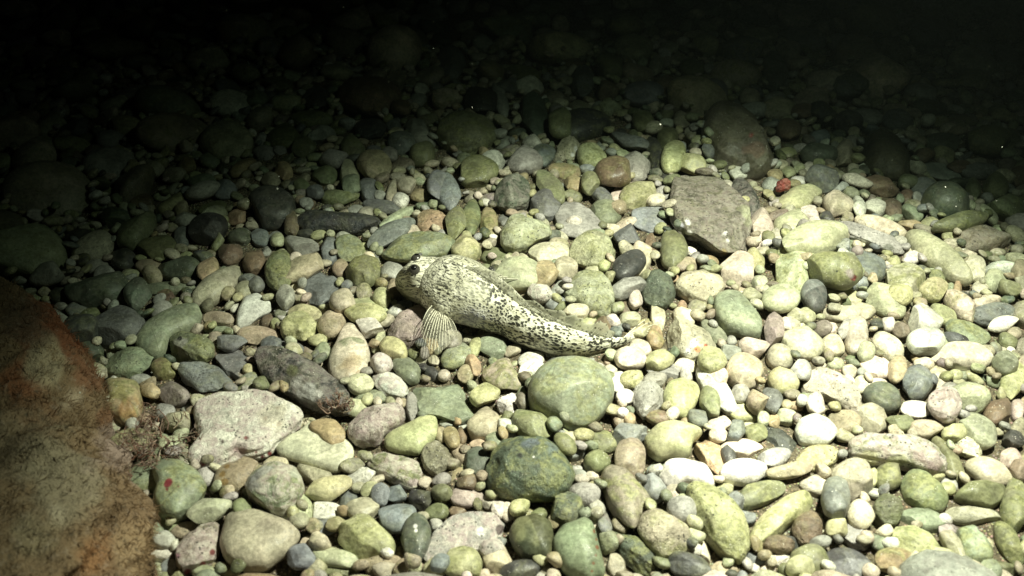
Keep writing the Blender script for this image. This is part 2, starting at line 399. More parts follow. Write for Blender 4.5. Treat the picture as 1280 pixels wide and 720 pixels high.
# ------------------------------------------------------------------ the other stones: tile, then  x y a b angle colour flags
ELL = """
A 1000 400 80 90 0 E l;1095 215 90 50 25 A;1155 285 118 62 -15 Y t;570 390 110 60 -20 E;720 360 80 50 -10 E l;1020 625 75 65 -20 U a;1150 400 80 50 0 W a
A 1130 470 80 45 -20 U a;1120 550 55 50 0 C;1200 630 110 45 10 E;650 695 70 40 10 Y;545 705 60 35 0 E;330 610 70 40 0 W;340 540 60 45 0 L;370 680 45 50 0 U
A 330 465 90 45 10 M l;440 495 75 40 -20 T l;582 290 25 35 0 P
E -40 250 80 62 0 D;-70 130 90 70 0 K;170 290 115 75 -15 G x;340 335 65 55 0 B m;280 435 52 42 10 O t;230 385 60 35 0 L;390 450 85 60 30 V;410 590 70 60 0 E;345 540 50 40 0 L;670 195 80 45 0 S
E 620 75 80 35 5 T;610 132 80 25 5 G l;810 160 108 45 5 T;865 90 40 35 0 B;930 55 35 30 0 G;1175 105 70 70 0 T;1105 180 45 32 0 Y t;1135 240 40 45 0 G
E 960 225 80 35 10 S l;1060 285 70 42 10 C l;100 130 140 100 -5 S l;490 540 60 40 20 L l;600 240 40 40 0 B l
F 230 50 100 50 0 Y m;240 110 75 52 20 W a;330 80 48 30 -20 C;290 190 65 28 -70 E;365 225 70 50 30 Y s;305 295 55 55 0 W e;350 405 90 65 25 W e;550 220 60 45 0 O
F 520 285 38 25 0 C a;470 250 35 30 0 M;440 330 85 60 40 G;560 345 45 38 0 K a;515 320 30 22 0 K a;615 360 35 30 0 P;680 270 95 62 -35 G m;660 175 55 50 0 V
F 775 215 32 50 10 Y;870 220 80 55 10 G;960 235 42 30 -10 A;765 310 36 55 -20 O;730 355 40 45 20 T;1055 285 66 42 -20 W;1015 350 25 45 10 W t;1080 335 52 38 -40 W t
F 825 450 75 52 -25 Y t;770 420 25 20 0 C;460 520 30 80 0 L x;1060 600 105 72 30 M;1090 390 60 55 -30 M;205 400 65 50 0 E;255 470 90 42 0 G;410 500 26 26 0 T
F 1180 320 60 45 0 S l;15 180 22 25 0 Y;20 240 32 45 0 G;660 602 75 28 5 L l;605 660 28 42 0 T;660 670 40 52 -20 H;795 705 45 28 0 T;710 660 25 45 0 B;150 470 50 35 30 M l
B 785 150 60 70 10 D;690 95 90 36 60 T l;680 225 58 33 -60 H t;250 290 48 35 -30 Y;300 310 45 60 0 U;380 310 60 50 20 U;215 385 85 62 0 A;390 425 95 82 -20 U;510 335 65 50 20 K a
B 605 300 55 45 10 M;725 330 85 52 0 V;735 250 48 40 0 B;525 250 32 28 0 C;595 250 40 20 0 P;850 345 42 45 0 P;890 385 34 45 0 W;935 395 35 50 0 P;1175 440 35 45 0 H;1010 400 60 40 0 H m
B 1230 385 85 90 -10 D mx;890 640 75 85 0 A;1000 690 95 50 -10 K s;310 670 105 55 5 T x;520 690 85 38 -5 T;90 640 110 55 15 E;100 705 115 32 5 M;580 410 60 45 -10 M;580 465 35 30 0 L
B 680 395 48 30 0 B;150 360 50 75 0 S l;860 580 60 50 0 L ex;400 620 25 50 0 H l;890 550 40 30 0 S
C 355 140 78 108 0 T;180 150 68 64 -30 M s;845 110 35 52 -20 K;920 85 110 50 0 C;915 205 108 65 -5 W s;1060 140 90 50 -20 L;1100 45 95 50 30 K a;1150 195 115 40 -10 T;1290 130 110 60 -15 Y mx
C 1000 310 130 60 -15 M m;650 670 110 65 20 S 2;280 670 45 62 -15 A;700 590 45 82 -35 C l;810 690 75 45 0 T;930 430 46 40 0 S;880 345 46 50 0 S;820 290 46 32 0 Y
C 580 320 62 58 20 A l;470 280 60 70 0 U;215 480 120 42 70 K xe;60 90 62 55 20 S a;60 30 50 25 0 S;85 200 32 35 0 L;195 55 88 58 0 M m;370 20 90 35 10 S a;1075 640 60 30 -10 W e;1040 690 40 30 0 P
C 985 640 60 40 0 S l;1120 580 70 60 0 K x;470 200 40 40 0 L l;130 240 50 25 0 L l;1200 680 70 60 0 Y
D 430 245 110 100 0 A;600 230 65 75 0 M m;460 420 66 76 0 C;590 390 80 85 0 M x;770 440 120 60 10 G;850 650 100 90 20 Y m;1020 420 130 46 5 A;1105 205 110 65 20 C s
D 1240 370 75 140 0 M m;1205 550 120 58 60 M m;1170 685 75 40 10 M;1255 190 45 60 0 T;1205 135 55 55 0 P a;1225 45 55 55 0 K x;1000 80 80 50 25 C x;520 225 28 50 0 Y;545 305 55 28 10 W a
D 210 650 95 85 0 M s;410 660 125 92 20 S 2;430 530 90 60 20 L a;640 650 110 65 15 H m;340 480 60 50 -10 Y;195 490 70 88 20 B x;550 550 25 55 -5 B;265 470 25 85 -20 C l;80 690 36 36 0 M
D 60 640 55 30 -15 W e;890 260 16 42 -10 H;880 440 40 30 10 W e;60 570 80 45 0 B x
I 240 500 46 60 0 P;380 595 82 58 0 T;520 570 85 75 30 A l;575 470 95 70 25 D sg;735 530 75 42 0 W;660 595 68 50 10 M a;785 625 85 45 0 T;880 500 80 95 0 V ex;1000 480 100 82 0 E
I 780 90 95 78 20 W a;790 195 88 62 0 W;1000 150 112 60 20 G m;1130 50 112 55 -10 S x;1170 102 80 35 -10 W;170 195 102 82 15 C s;325 215 58 58 0 C;440 160 55 88 5 P;60 265 65 66 0 A s;75 390 76 74 0 Y s
I 490 240 45 52 0 E;545 320 82 54 15 P s;600 205 95 62 40 C;190 62 46 40 0 E;90 100 40 38 0 P;155 95 32 36 0 C;300 120 60 30 5 P;130 500 56 34 15 O;90 565 52 42 10 E;25 590 32 36 0 H
I 30 130 46 82 0 V a;160 330 52 60 0 L;650 330 46 70 10 T;855 360 60 45 30 C;740 270 26 20 0 O;780 300 50 35 0 C;960 360 55 30 0 E;1230 370 62 100 20 Y m;1150 545 82 66 -45 B;1245 540 38 56 0 P
I 1190 290 60 58 -30 G;1195 190 56 45 20 M;1045 640 105 78 40 E;930 645 60 46 -20 Y;600 100 35 40 0 W;550 105 45 28 10 K x;465 400 36 42 0 C;340 300 42 30 0 E;550 395 52 24 0 P;880 60 76 48 35 Y
I 640 130 60 40 0 E l;390 120 35 55 30 L;700 690 60 30 0 C;900 610 45 30 0 C l;410 340 40 36 0 C
H 355 70 56 33 0 E;215 110 42 48 10 B;320 25 46 42 0 B;80 40 62 38 0 C;130 105 58 48 0 Y l;265 80 36 30 0 W;300 115 40 28 -30 S;490 70 36 70 -12 C;615 30 28 46 -10 O;770 150 95 42 42 G;965 215 76 46 5 P
H 350 275 75 58 0 P s;395 230 60 50 0 C l;495 285 76 50 -15 Y;540 345 110 42 10 L;625 310 56 36 10 C;440 460 78 108 0 L x;470 385 62 42 -10 L x;760 280 70 66 0 Y m;795 360 46 62 -20 C;780 430 130 58 55 W
H 745 490 50 76 -15 M;925 335 95 92 0 A s;905 450 45 48 0 L;925 545 86 47 0 Y s;985 490 60 60 0 T;1055 480 50 70 -20 S;330 465 48 38 0 W;290 385 38 56 0 W;260 330 36 26 20 C;360 375 62 46 0 Y mx
H 490 565 60 42 15 B m;695 570 56 46 30 S;805 600 62 42 0 P;795 655 46 44 0 P;885 640 50 52 0 S a;930 605 42 16 0 A;980 640 56 46 10 M m;1015 580 32 40 0 E;345 645 85 58 -15 S a;300 560 40 60 0 T;350 580 30 36 0 H
H 850 240 52 42 0 L;240 280 20 26 0 T;480 165 45 58 0 H m;440 120 55 45 0 Y ml;820 265 30 36 0 C;1160 100 40 40 0 C;1190 60 50 40 0 E
L 190 390 100 52 0 C s;470 180 75 66 0 G l;410 375 115 92 0 E mx;585 440 90 60 -35 K s;640 420 55 92 15 C l;575 555 92 50 -15 L;575 305 66 60 0 S ag;640 95 96 60 -15 Y m;550 75 82 34 -40 P f
L 1170 110 55 110 -30 K xe;1125 475 90 84 10 P a;975 430 56 36 10 H;1215 425 45 56 0 Y;1248 250 58 80 -10 P;870 440 56 36 0 T;500 260 42 26 30 C a;530 155 42 36 0 T;455 100 56 40 30 S;320 50 56 50 0 H
L 195 60 92 52 50 M f;390 40 46 56 0 M;170 150 72 70 0 S;50 490 130 80 0 E;160 490 80 62 10 O;270 460 56 52 0 A;140 580 60 50 0 W xe;225 570 72 28 -50 L;225 645 56 40 0 S;615 620 36 50 0 P
L 1235 530 42 40 0 E;1150 580 60 26 10 T;40 560 60 40 -10 O l;810 510 24 24 0 O;700 350 32 60 0 B l;1220 350 40 40 -30 P;1250 380 40 25 -30 A
M 165 110 106 58 -15 Y s;455 150 36 56 -15 W;530 160 62 48 -20 W;205 180 46 34 0 W;240 230 38 28 0 W;125 250 92 76 -10 E s;240 320 165 80 -15 E s;560 255 126 46 18 C s;235 595 66 80 -20 S 2
M 375 590 88 36 20 Y;405 680 130 52 0 A s;585 620 112 74 40 E;665 590 66 60 20 Y;690 530 92 86 0 E m;825 570 72 60 -10 Y m;720 410 52 34 -15 W;630 430 36 32 0 Y;715 248 72 34 10 O;720 190 56 44 40 G
M 980 230 150 50 -12 M m;920 280 52 34 -30 Y;1030 465 60 66 0 C;1170 465 86 42 0 W;1130 525 62 50 0 E;1150 422 72 20 5 C;1210 560 56 50 -10 M a;945 565 26 42 10 O;1060 560 42 34 0 C
M 960 650 100 58 40 P m;1090 630 76 34 -10 C;1255 370 32 42 0 B;625 165 50 55 -30 B x;70 610 96 72 -5 E s;1260 470 40 60 0 T;850 500 60 35 20 E l
U 380 295 48 72 15 A;255 200 50 38 0 U;95 285 46 28 0 Y;60 345 38 26 0 C;870 380 100 40 12 L f;1060 375 100 42 0 S;1025 465 36 52 0 M;1140 460 62 70 0 M;1190 560 92 72 0 M;780 305 56 42 -20 B
U 560 450 92 52 10 B;100 385 36 30 0 Y;30 400 42 34 0 O;150 430 46 30 -10 W;270 410 82 72 0 S;440 420 78 36 15 P;640 120 82 60 10 S;1100 230 112 80 0 M;700 430 50 40 0 M;880 240 90 50 0 D;960 350 60 30 0 B
U 250 290 90 60 0 D;400 140 70 60 0 K;100 170 60 60 0 B;1250 400 40 50 0 B;690 505 35 40 0 B;360 465 45 30 -20 L;800 60 90 45 0 D
Q 410 625 46 36 30 W;300 640 56 36 0 L;180 580 66 52 0 Y m;90 540 60 82 15 Y m;465 255 52 50 0 A;830 330 80 60 0 K;1010 160 80 60 0 D;300 220 60 60 0 S;130 360 40 50 10 A;740 310 60 40 0 B;180 110 60 50 0 M
Q 590 120 70 90 0 D;950 200 80 70 0 S;60 200 70 60 0 B;650 230 30 50 -10 M
O 800 545 68 66 0 Y m;900 625 85 75 0 B s;1000 600 96 70 30 L;1130 570 130 50 70 K x;750 390 140 85 -10 K sl;1000 470 95 36 20 S x;1050 370 52 62 0 M;870 215 60 55 0 B;1060 240 96 70 0 U;890 90 76 72 0 M
O 1120 90 36 56 10 A;120 210 60 32 0 Y m;340 260 36 92 -15 L;450 130 90 40 10 M m;750 170 56 82 0 S;500 330 70 110 -15 D;220 630 105 80 0 M m;665 620 82 40 5 H m;100 70 70 90 0 S;370 210 60 60 0 S
O 250 270 80 90 0 K;700 80 60 40 0 B;960 330 40 30 0 Y;560 540 60 60 0 S l;780 600 40 30 0 U;1180 450 50 60 0 M;30 240 35 30 0 L;640 370 60 70 0 M
K 610 280 122 52 -30 S;635 195 96 28 -30 E t;800 235 70 66 10 O x;920 230 50 86 10 M m;1000 210 50 96 5 M m;1090 250 46 92 -5 H m;645 120 40 40 0 W;675 40 46 46 0 P;740 100 52 32 -5 H;600 80 24 66 12 A
K 880 90 60 102 -15 U;395 370 76 70 0 G m;285 370 46 70 0 S;150 350 82 54 10 L a;155 465 112 58 -20 T;135 580 44 76 -15 C l;65 610 48 60 0 L;350 625 66 60 -20 A;470 660 106 52 0 Y;545 610 46 50 0 Y
K 440 585 46 30 0 S l;600 480 56 50 0 L;615 565 42 56 0 T;640 660 56 34 -20 U x;980 370 76 66 0 Y m;1115 400 72 44 10 M s;45 490 76 105 0 M mx;160 690 82 46 0 Y;55 695 40 30 0 L;20 320 40 38 0 L;100 240 36 60 0 B
K 330 110 100 46 0 M m;165 140 52 32 0 B;145 45 46 36 0 M;220 80 46 36 0 S;400 40 46 52 0 G;480 60 46 62 0 S;545 150 92 36 10 S;345 460 40 50 0 T;230 315 40 25 0 Y l;1160 230 30 40 0 S l;270 435 28 20 0 C
J 445 280 112 78 -50 M;545 365 102 64 -10 M;345 215 76 60 0 D;690 220 62 45 0 L;955 205 56 40 -20 O;1060 310 46 56 -20 U;1145 320 36 38 0 E;910 390 60 60 0 B;1030 430 56 70 0 B;800 470 50 70 20 O;660 470 102 70 0 D l
J 600 560 130 34 0 G;440 590 72 82 0 D;985 575 50 50 0 A;1040 540 40 40 0 S;925 640 26 42 0 W;1125 150 112 105 0 K;800 270 92 76 0 K;820 160 72 30 -15 M;590 610 50 40 0 B x;470 130 60 45 0 B;960 310 60 50 0 D
J 150 320 90 60 0 K;1250 60 50 40 0 S;880 70 60 50 0 U;380 420 60 60 0 K;90 140 60 50 0 D;670 310 40 50 0 S
N 910 580 82 76 0 T;1140 430 78 56 45 L;785 635 46 80 -15 E;660 640 60 50 0 M;890 250 150 98 0 B x;630 255 72 66 0 S 2;600 360 100 46 0 M m;320 260 62 46 0 G;650 440 72 52 -15 L;460 450 80 60 0 M;800 500 62 60 0 M
N 460 620 46 52 0 O;400 660 50 40 0 A;1150 530 60 62 0 M;1130 260 42 36 0 L;1040 300 52 40 0 B;250 600 70 40 -30 H;50 670 70 40 0 G;1020 170 50 50 0 A;430 180 70 36 0 M;690 20 60 40 0 G;900 410 80 50 0 K;560 500 60 50 0 M;1230 680 50 70 0 U
"""
# red spots, shell bits, stains: px, py, radius, colour on named stones
RED, SHELL, CHALK, RUST, DARK = (.17,.020,.020), (.75,.73,.70), (.55,.54,.50), (.24,.09,.04), (.03,.035,.03)
PAINT = {
 'kidney stone': [(211,604,5.5,RED),(209,612,2.2,RED),(223,608,1.6,RED)],
 'red-dotted pink stone': [(266,690,3.6,RED),(253,706,5,RED),(233,715,4.5,RED),(222,694,4,(.42,.22,.26))],
 'pink crusted slab': [(347,509,3.4,RED),(332,523,2.4,RED),(349,530,3.2,RED),(307,547,4,RED),(303,563,6,RED),(296,562,4,RED),(320,565,2.6,RED),(328,571,3,RED),(337,567,2.6,RED),(255,580,5,RED),(251,587,4,RED),(279,552,4.5,(.05,.03,.03)),(345,518,24,(.64,.60,.46)),(262,502,20,(.46,.45,.33)),(300,560,14,(.56,.44,.44)),(265,570,14,(.52,.42,.43))],
 'two-tone stub': [(222,430,14,(.36,.34,.33)),(225,422,3,(.03,.03,.03)),(220,434,2,(.05,.05,.05))],
 'rusty orange stone': [(160,510,16,(.40,.19,.06)),(150,492,12,(.26,.24,.08))],
 'dark speckled log': [(352,440,7,CHALK),(373,447,8,CHALK),(337,446,5,CHALK),(385,490,14,(.42,.42,.40)),(372,478,9,CHALK),(400,492,9,CHALK),(410,500,7,(.33,.25,.24)),(365,465,8,(.16,.17,.07))],
 'cream pear': [(432,408,22,(.22,.25,.14)),(425,415,12,(.24,.26,.16)),(450,420,10,(.24,.26,.16)),(440,455,14,(.55,.42,.24))],
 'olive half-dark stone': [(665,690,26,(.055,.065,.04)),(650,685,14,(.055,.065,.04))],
 'rust-striped stone': [(744,664,3,RUST),(746,674,3,RUST),(746,684,3,RUST),(745,694,3,RUST),(742,704,3.2,RUST),(740,714,3.2,RUST),(738,722,3.5,RUST)],
 'mossy bar': [(515,606,8,(.40,.30,.33)),(455,573,7,(.33,.30,.26))],
 'dark oval with white fleck': [(519,657,2.6,SHELL),(520,663,1.6,SHELL)],
 'chalky disc': [(585,650,7,SHELL),(602,663,7,SHELL),(625,662,6,(.12,.09,.09)),(610,645,8,CHALK)],
 'dark green cobble': [(667,571,2,SHELL),(650,570,4,DARK),(665,553,10,(.12,.15,.19)),(690,560,10,(.11,.15,.17))],
 'pink-white triangle': [(1004,480,3,(.30,.17,.12)),(1045,468,2.4,(.3,.2,.2)),(1062,490,2,(.3,.2,.2))],
 'white egg': [],
 'orange-spotted block': [(873,437,4.5,(.55,.20,.05)),(882,432,2.6,(.5,.1,.05)),(868,428,4,SHELL),(860,440,5,CHALK)],
 'olive egg with red spot': [(1067,347,5,RED),(1062,342,7,(.42,.36,.33)),(1068,350,2,(.5,.1,.1)),(1046,339,1.6,DARK)],
 'rough shell slab': [(846,283,5,SHELL),(852,282,4,(.62,.60,.70)),(860,278,4,SHELL),(861,290,4,SHELL),(862,299,3.5,SHELL),(907,292,3,SHELL),(910,300,3,SHELL),(935,265,9,(.40,.41,.26)),(937,275,8,(.40,.41,.26)),(905,316,5,(.36,.28,.12)),(860,225,14,(.14,.12,.05))],
 'pink-yellow boulder': [(1085,575,14,(.52,.50,.24)),(1120,578,12,(.44,.46,.20)),(1075,570,8,(.62,.58,.40)),(1165,585,14,(.36,.24,.24)),(1150,570,10,(.40,.28,.27))],
 'speckled grey-white stone': [(1110,312,7,(.2,.2,.17)),(1100,318,4,SHELL),(1085,300,6,CHALK)],
 'shell-edged shard': [(722,186,4,SHELL),(716,193,3,SHELL)],
 'dark brown boulder': [(938,170,4,(.2,.03,.03)),(945,185,14,(.20,.13,.09))],
 'banded block': [(283,582,5,(.30,.20,.07)),(279,592,5,(.30,.20,.07)),(281,602,5,(.30,.20,.07))],
 'mossy dark boulder': [],
 'grey-rimmed cobble': [(325,590,14,(.38,.38,.37)),(318,605,12,(.36,.36,.36)),(370,588,9,(.46,.47,.40)),(345,640,10,(.40,.41,.34))],
 'slate pentagon': [(303,470,6,(.30,.26,.20))],
 'grey-green block': [(573,520,14,(.17,.19,.13))],
}

def ell_from_outline(P):
    P = np.asarray(P, float); x, y = P[:, 0], P[:, 1]; x2, y2 = np.roll(x, -1), np.roll(y, -1)
    cr = x * y2 - x2 * y; A = cr.sum() / 2
    cx = ((x + x2) * cr).sum() / (6 * A); cy = ((y + y2) * cr).sum() / (6 * A)
    X, Y, X2, Y2 = x - cx, y - cy, x2 - cx, y2 - cy
    cr = X * Y2 - X2 * Y
    sxx = (cr * (X * X + X * X2 + X2 * X2)).sum() / 12 / A
    syy = (cr * (Y * Y + Y * Y2 + Y2 * Y2)).sum() / 12 / A
    sxy = (cr * (X * Y2 + 2 * X * Y + 2 * X2 * Y2 + X2 * Y)).sum() / 24 / A
    return np.array([cx, cy]), 4 * np.array([[sxx, sxy], [sxy, syy]])

def msqrt(S, inv=False):
    w, U = np.linalg.eigh(S); w = np.maximum(w, 1e-12) ** (-0.5 if inv else 0.5)
    return (U * w) @ U.T

class Stone: pass
STONES = []
for ln in TRACED.strip().splitlines():
    tile, cf, pts, short, label = ln.split(';')
    ox, oy = ORG[tile]
    P = np.array([[ox + float(a) / 4, oy + float(b) / 4] for a, b in (q.split(',') for q in pts.split())])
    s = Stone(); s.c2, s.S = ell_from_outline(P); s.out = P
    cf = cf.split(); s.col = cf[0]; s.fl = cf[1] if len(cf) > 1 else ''
    s.short, s.label = short, label
    STONES.append(s)
for ln in ELL.strip().splitlines():
    tile, rest = ln.split(' ', 1); ox, oy = ORG[tile]
    for it in rest.split(';'):
        q = it.split(); x, y, a, b, an = map(float, q[:5])
        s = Stone(); s.c2 = np.array([ox + x / 4, oy + y / 4])
        t = math.radians(an); U = np.array([[math.cos(t), -math.sin(t)], [math.sin(t), math.cos(t)]])
        s.S = U @ np.diag([(a / 4) ** 2, (b / 4) ** 2]) @ U.T * 1.17
        s.out = None; s.col = q[5]; s.fl = q[6] if len(q) > 6 else ''; s.short = s.label = None
        STONES.append(s)
for s in STONES:
    w = np.sqrt(np.linalg.eigvalsh(s.S)); s.bpx, s.apx = w; s.area = w[0] * w[1]
    s.rng = np.random.default_rng(int(s.c2[0] * 131 + s.c2[1] * 17))

# ------------------------------------------------------------------ the bed's height field (1 mm cells): stones settle on one another
GX0, GY0, GRES = -1.45, -0.15, 0.0015
GNX, GNY = int(2.9 / GRES), int(2.5 / GRES)
HF = np.zeros((GNY, GNX), np.float32)
CAP = np.full((GNY, GNX), 9.0, np.float32)

def ground(x, y):
    return 0.006 * math.sin(3.1 * x + 1.0) * math.sin(2.3 * y + 0.4)

def window(x, y, M):
    ex, ey = np.sqrt((M ** 2).sum(1))
    i0, i1 = int((x - ex - GX0) / GRES), int((x + ex - GX0) / GRES) + 1
    j0, j1 = int((y - ey - GY0) / GRES), int((y + ey - GY0) / GRES) + 1
    if i0 < 0 or j0 < 0 or i1 >= GNX or j1 >= GNY: return None
    gx = GX0 + (np.arange(i0, i1) + .5) * GRES - x; gy = GY0 + (np.arange(j0, j1) + .5) * GRES - y
    X, Y = np.meshgrid(gx, gy); Mi = np.linalg.inv(M)
    q = (Mi[0, 0] * X + Mi[0, 1] * Y) ** 2 + (Mi[1, 0] * X + Mi[1, 1] * Y) ** 2
    m = q < 1
    return (slice(j0, j1), slice(i0, i1)), m, np.sqrt(np.maximum(0, 1 - q))

def stamp(x, y, z, M, c):
    w = window(x, y, M)
    if w is None: return
    sl, m, p = w
    HF[sl] = np.where(m, np.maximum(HF[sl], z + c * p), HF[sl])

def rest(x, y, M, c, q=88):
    w = window(x, y, M)
    if w is None: return None
    sl, m, p = w
    if m.sum() < 4: return None
    return float(np.percentile((HF[sl] + c * p)[m], q))

def solve(s, z):
    P = place(s.c2[0], s.c2[1], z); J = jac(P); A, b = J[:, :2], J[:, 2]; Ai = np.linalg.inv(A)
    mpp = math.sqrt(abs(np.linalg.det(Ai)) ) * 0.8
    k = s.kc
    for _ in range(12):
        c = k * s.bpx * s.mscale
        H = Ai @ (s.S - c * c * np.outer(b, b)) @ Ai.T
        w = np.linalg.eigvalsh(H)
        if w[0] > (0.75 * c) ** 2: break
        k *= 0.88
    return P, H, c, A

for s in STONES:
    P = place(s.c2[0], s.c2[1], 0.01); s.mscale = np.linalg.norm(P - _C) / F_PX
    s.kc = s.rng.uniform(0.62, 0.86)
    if 'f' in s.fl: s.kc *= 0.6
ORDER = sorted(STONES, key=lambda s: (0 if 'l' in s.fl else 2 if 't' in s.fl else 1, -s.area))
for s in ORDER:
    z = 0.01
    for it in range(3):
        P, H, c, A = solve(s, z); M = msqrt(H)
        g = ground(P[0], P[1])
        z0 = g + c * (0.45 if 'l' in s.fl else 0.72)
        r = rest(P[0], P[1], M, c)
        z = z0 if r is None else min(max(z0, r - 0.30 * c), z0 + 1.0 * c)
    P, H, c, A = solve(s, z)
    s.P, s.M, s.c, s.A = P, msqrt(H), c, A
    stamp(P[0], P[1], P[2], s.M, c)

# ------------------------------------------------------------------ one stone's surface
def stone_mesh(rng, sub, fl, M, c, prof=None, ang=None):
    V, Fc = ico(sub); v = V.copy()
    t = rng.uniform(0, 6.28); Rz = np.array([[math.cos(t), -math.sin(t), 0], [math.sin(t), math.cos(t), 0], [0, 0, 1]])
    u = v @ Rz.T; pn = rng.uniform(2.0, 2.7) if 'a' not in fl else rng.uniform(2.5, 3.4)
    v = v / (np.abs(u) ** pn).sum(1)[:, None] ** (1 / pn)
    v *= (1 + (0.085 if 's' in fl else 0.11) * waves(rng, 6, 1.0, 2.8)(V))[:, None]
    if 'a' in fl: nf, d0, d1, st = rng.integers(6, 9), .62, .86, .96
    elif 'x' in fl: nf, d0, d1, st = rng.integers(4, 7), .74, .93, .85
    elif 's' in fl: nf, d0, d1, st = rng.integers(2, 5), .78, .97, .75
    else: nf, d0, d1, st = rng.integers(4, 8), .68, .95, .88
    for _ in range(nf):
        n = rng.normal(size=3); n /= np.linalg.norm(n); d = rng.uniform(d0, d1)
        ov = np.maximum(0, v @ n - d); v = v - np.outer(ov * st, n)
    if 'f' in fl:
        ov = np.maximum(0, v[:, 2] - .55); v[:, 2] -= ov * .8
    if 'x' in fl or 'e' in fl:
        v *= (1 + 0.020 * waves(rng, 8, 5, 10)(V) + (0.016 * waves(rng, 12, 12, 22)(V) if sub > 4 else 0))[:, None]
    elif sub > 3:
        v *= (1 + (0.010 if 's' in fl else 0.020) * waves(rng, 7, 3.5, 8)(V))[:, None]
    if prof is not None:
        th = np.arctan2(*(ang @ v[:, :2].T)[::-1]); rad = np.hypot(v[:, 0], v[:, 1])
        nb = 48; bi = ((th + math.pi) / (2 * math.pi) * nb).astype(int) % nb
        mx = np.zeros(nb); np.maximum.at(mx, bi, rad)
        mx = np.convolve(np.r_[mx[-2:], mx, mx[:2]], [.1, .2, .4, .2, .1], 'valid'); mx = np.maximum(mx, .3)
        bt = (np.arange(nb) + .5) / nb * 2 * math.pi - math.pi
        cur = np.interp(th, np.r_[bt - 2 * math.pi, bt, bt + 2 * math.pi], np.r_[mx, mx, mx])
        v[:, :2] *= (prof(th) / cur)[:, None]
    else:
        e = np.abs(v).max(0); v /= e * .985
        v[:, :2] *= 1.0
    out = np.empty_like(v); out[:, :2] = v[:, :2] @ M.T; out[:, 2] = v[:, 2] * c
    return out, Fc

def profile(s):
    Si = msqrt(s.S, True); P = []
    O = s.out; n = len(O)
    for i in range(n):
        for k in range(12): P.append(O[i] + (O[(i + 1) % n] - O[i]) * k / 12)
    Q = (np.array(P) - s.c2) @ Si.T
    th = np.arctan2(Q[:, 1], Q[:, 0]); r = np.hypot(Q[:, 0], Q[:, 1]); nb = 64
    bt = (np.arange(nb) + .5) / nb * 2 * math.pi - math.pi
    o = np.argsort(th); th, r = th[o], r[o]
    rr = np.interp(bt, np.r_[th - 2 * math.pi, th, th + 2 * math.pi], np.r_[r, r, r])
    rr = np.convolve(np.r_[rr[-2:], rr, rr[:2]], [.1, .2, .4, .2, .1], 'valid') * 1.01
    f = lambda t: np.interp(t, np.r_[bt - 2 * math.pi, bt, bt + 2 * math.pi], np.r_[rr, rr, rr])
    return f, Si @ s.A @ s.M

def stone_attrs(s, V, Fc, loc):
    rng = s.rng; n = len(V)
    base = np.array(PAL[s.col][0]) * rng.uniform(.86, 1.12) * rng.uniform(.95, 1.05, 3)
    col = np.ones((n, 4)); col[:, :3] = base
    W = V + loc; px = proj(W)
    if '2' in s.fl or 'b' in s.fl:
        k = rng.normal(size=3); k[2] *= .3; k /= np.linalg.norm(k); t = V @ k / np.abs(V @ k).max() + .07 * waves(rng, 5, 60, 160)(V)
        m = smooth01(t, -.08, .0) if '2' in s.fl else 0
        if '2' in s.fl: col[:, :3] = col[:, :3] * (1 - m[:, None]) + m[:, None] * np.array((base * .45 if base.mean() > .12 else base * 2.4))
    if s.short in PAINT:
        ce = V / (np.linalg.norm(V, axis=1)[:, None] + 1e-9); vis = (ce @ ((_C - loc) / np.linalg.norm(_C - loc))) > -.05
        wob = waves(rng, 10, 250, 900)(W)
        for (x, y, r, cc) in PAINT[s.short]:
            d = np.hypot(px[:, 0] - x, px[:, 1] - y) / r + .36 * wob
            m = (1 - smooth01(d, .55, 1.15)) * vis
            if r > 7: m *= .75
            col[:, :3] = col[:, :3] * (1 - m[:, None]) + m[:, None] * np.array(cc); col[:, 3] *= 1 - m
    fl = s.fl
    par = np.zeros((n, 3)); par[:, 0] = rng.uniform(.75, 1) if 'm' in fl else rng.uniform(0, .35) * (s.col not in 'WPL')
    par[:, 1] = (.32 if s.col in 'KDN' else .35 if s.col == 'X' else rng.uniform(.8, 1)) if 'e' in fl else rng.uniform(0, .12); par[:, 2] = 1.0 if 'x' in fl else (.12 if 's' in fl else rng.uniform(.15, .5))
    return {'col': col, 'par': par, 'tx': V + rng.uniform(-20, 20, 3)}

# ------------------------------------------------------------------ which stones are things of their own: every traced one, then the largest, 300 in all
tr = [s for s in STONES if s.out is not None]
el = sorted([s for s in STONES if s.out is None], key=lambda s: -s.area)
inview = lambda s: -10 < s.c2[0] < 1290 and -10 < s.c2[1] < 730
IND = tr + [s for s in el if inview(s)][:300 - len(tr)]
iset = {id(s) for s in IND}
SMALL = [s for s in STONES if id(s) not in iset]

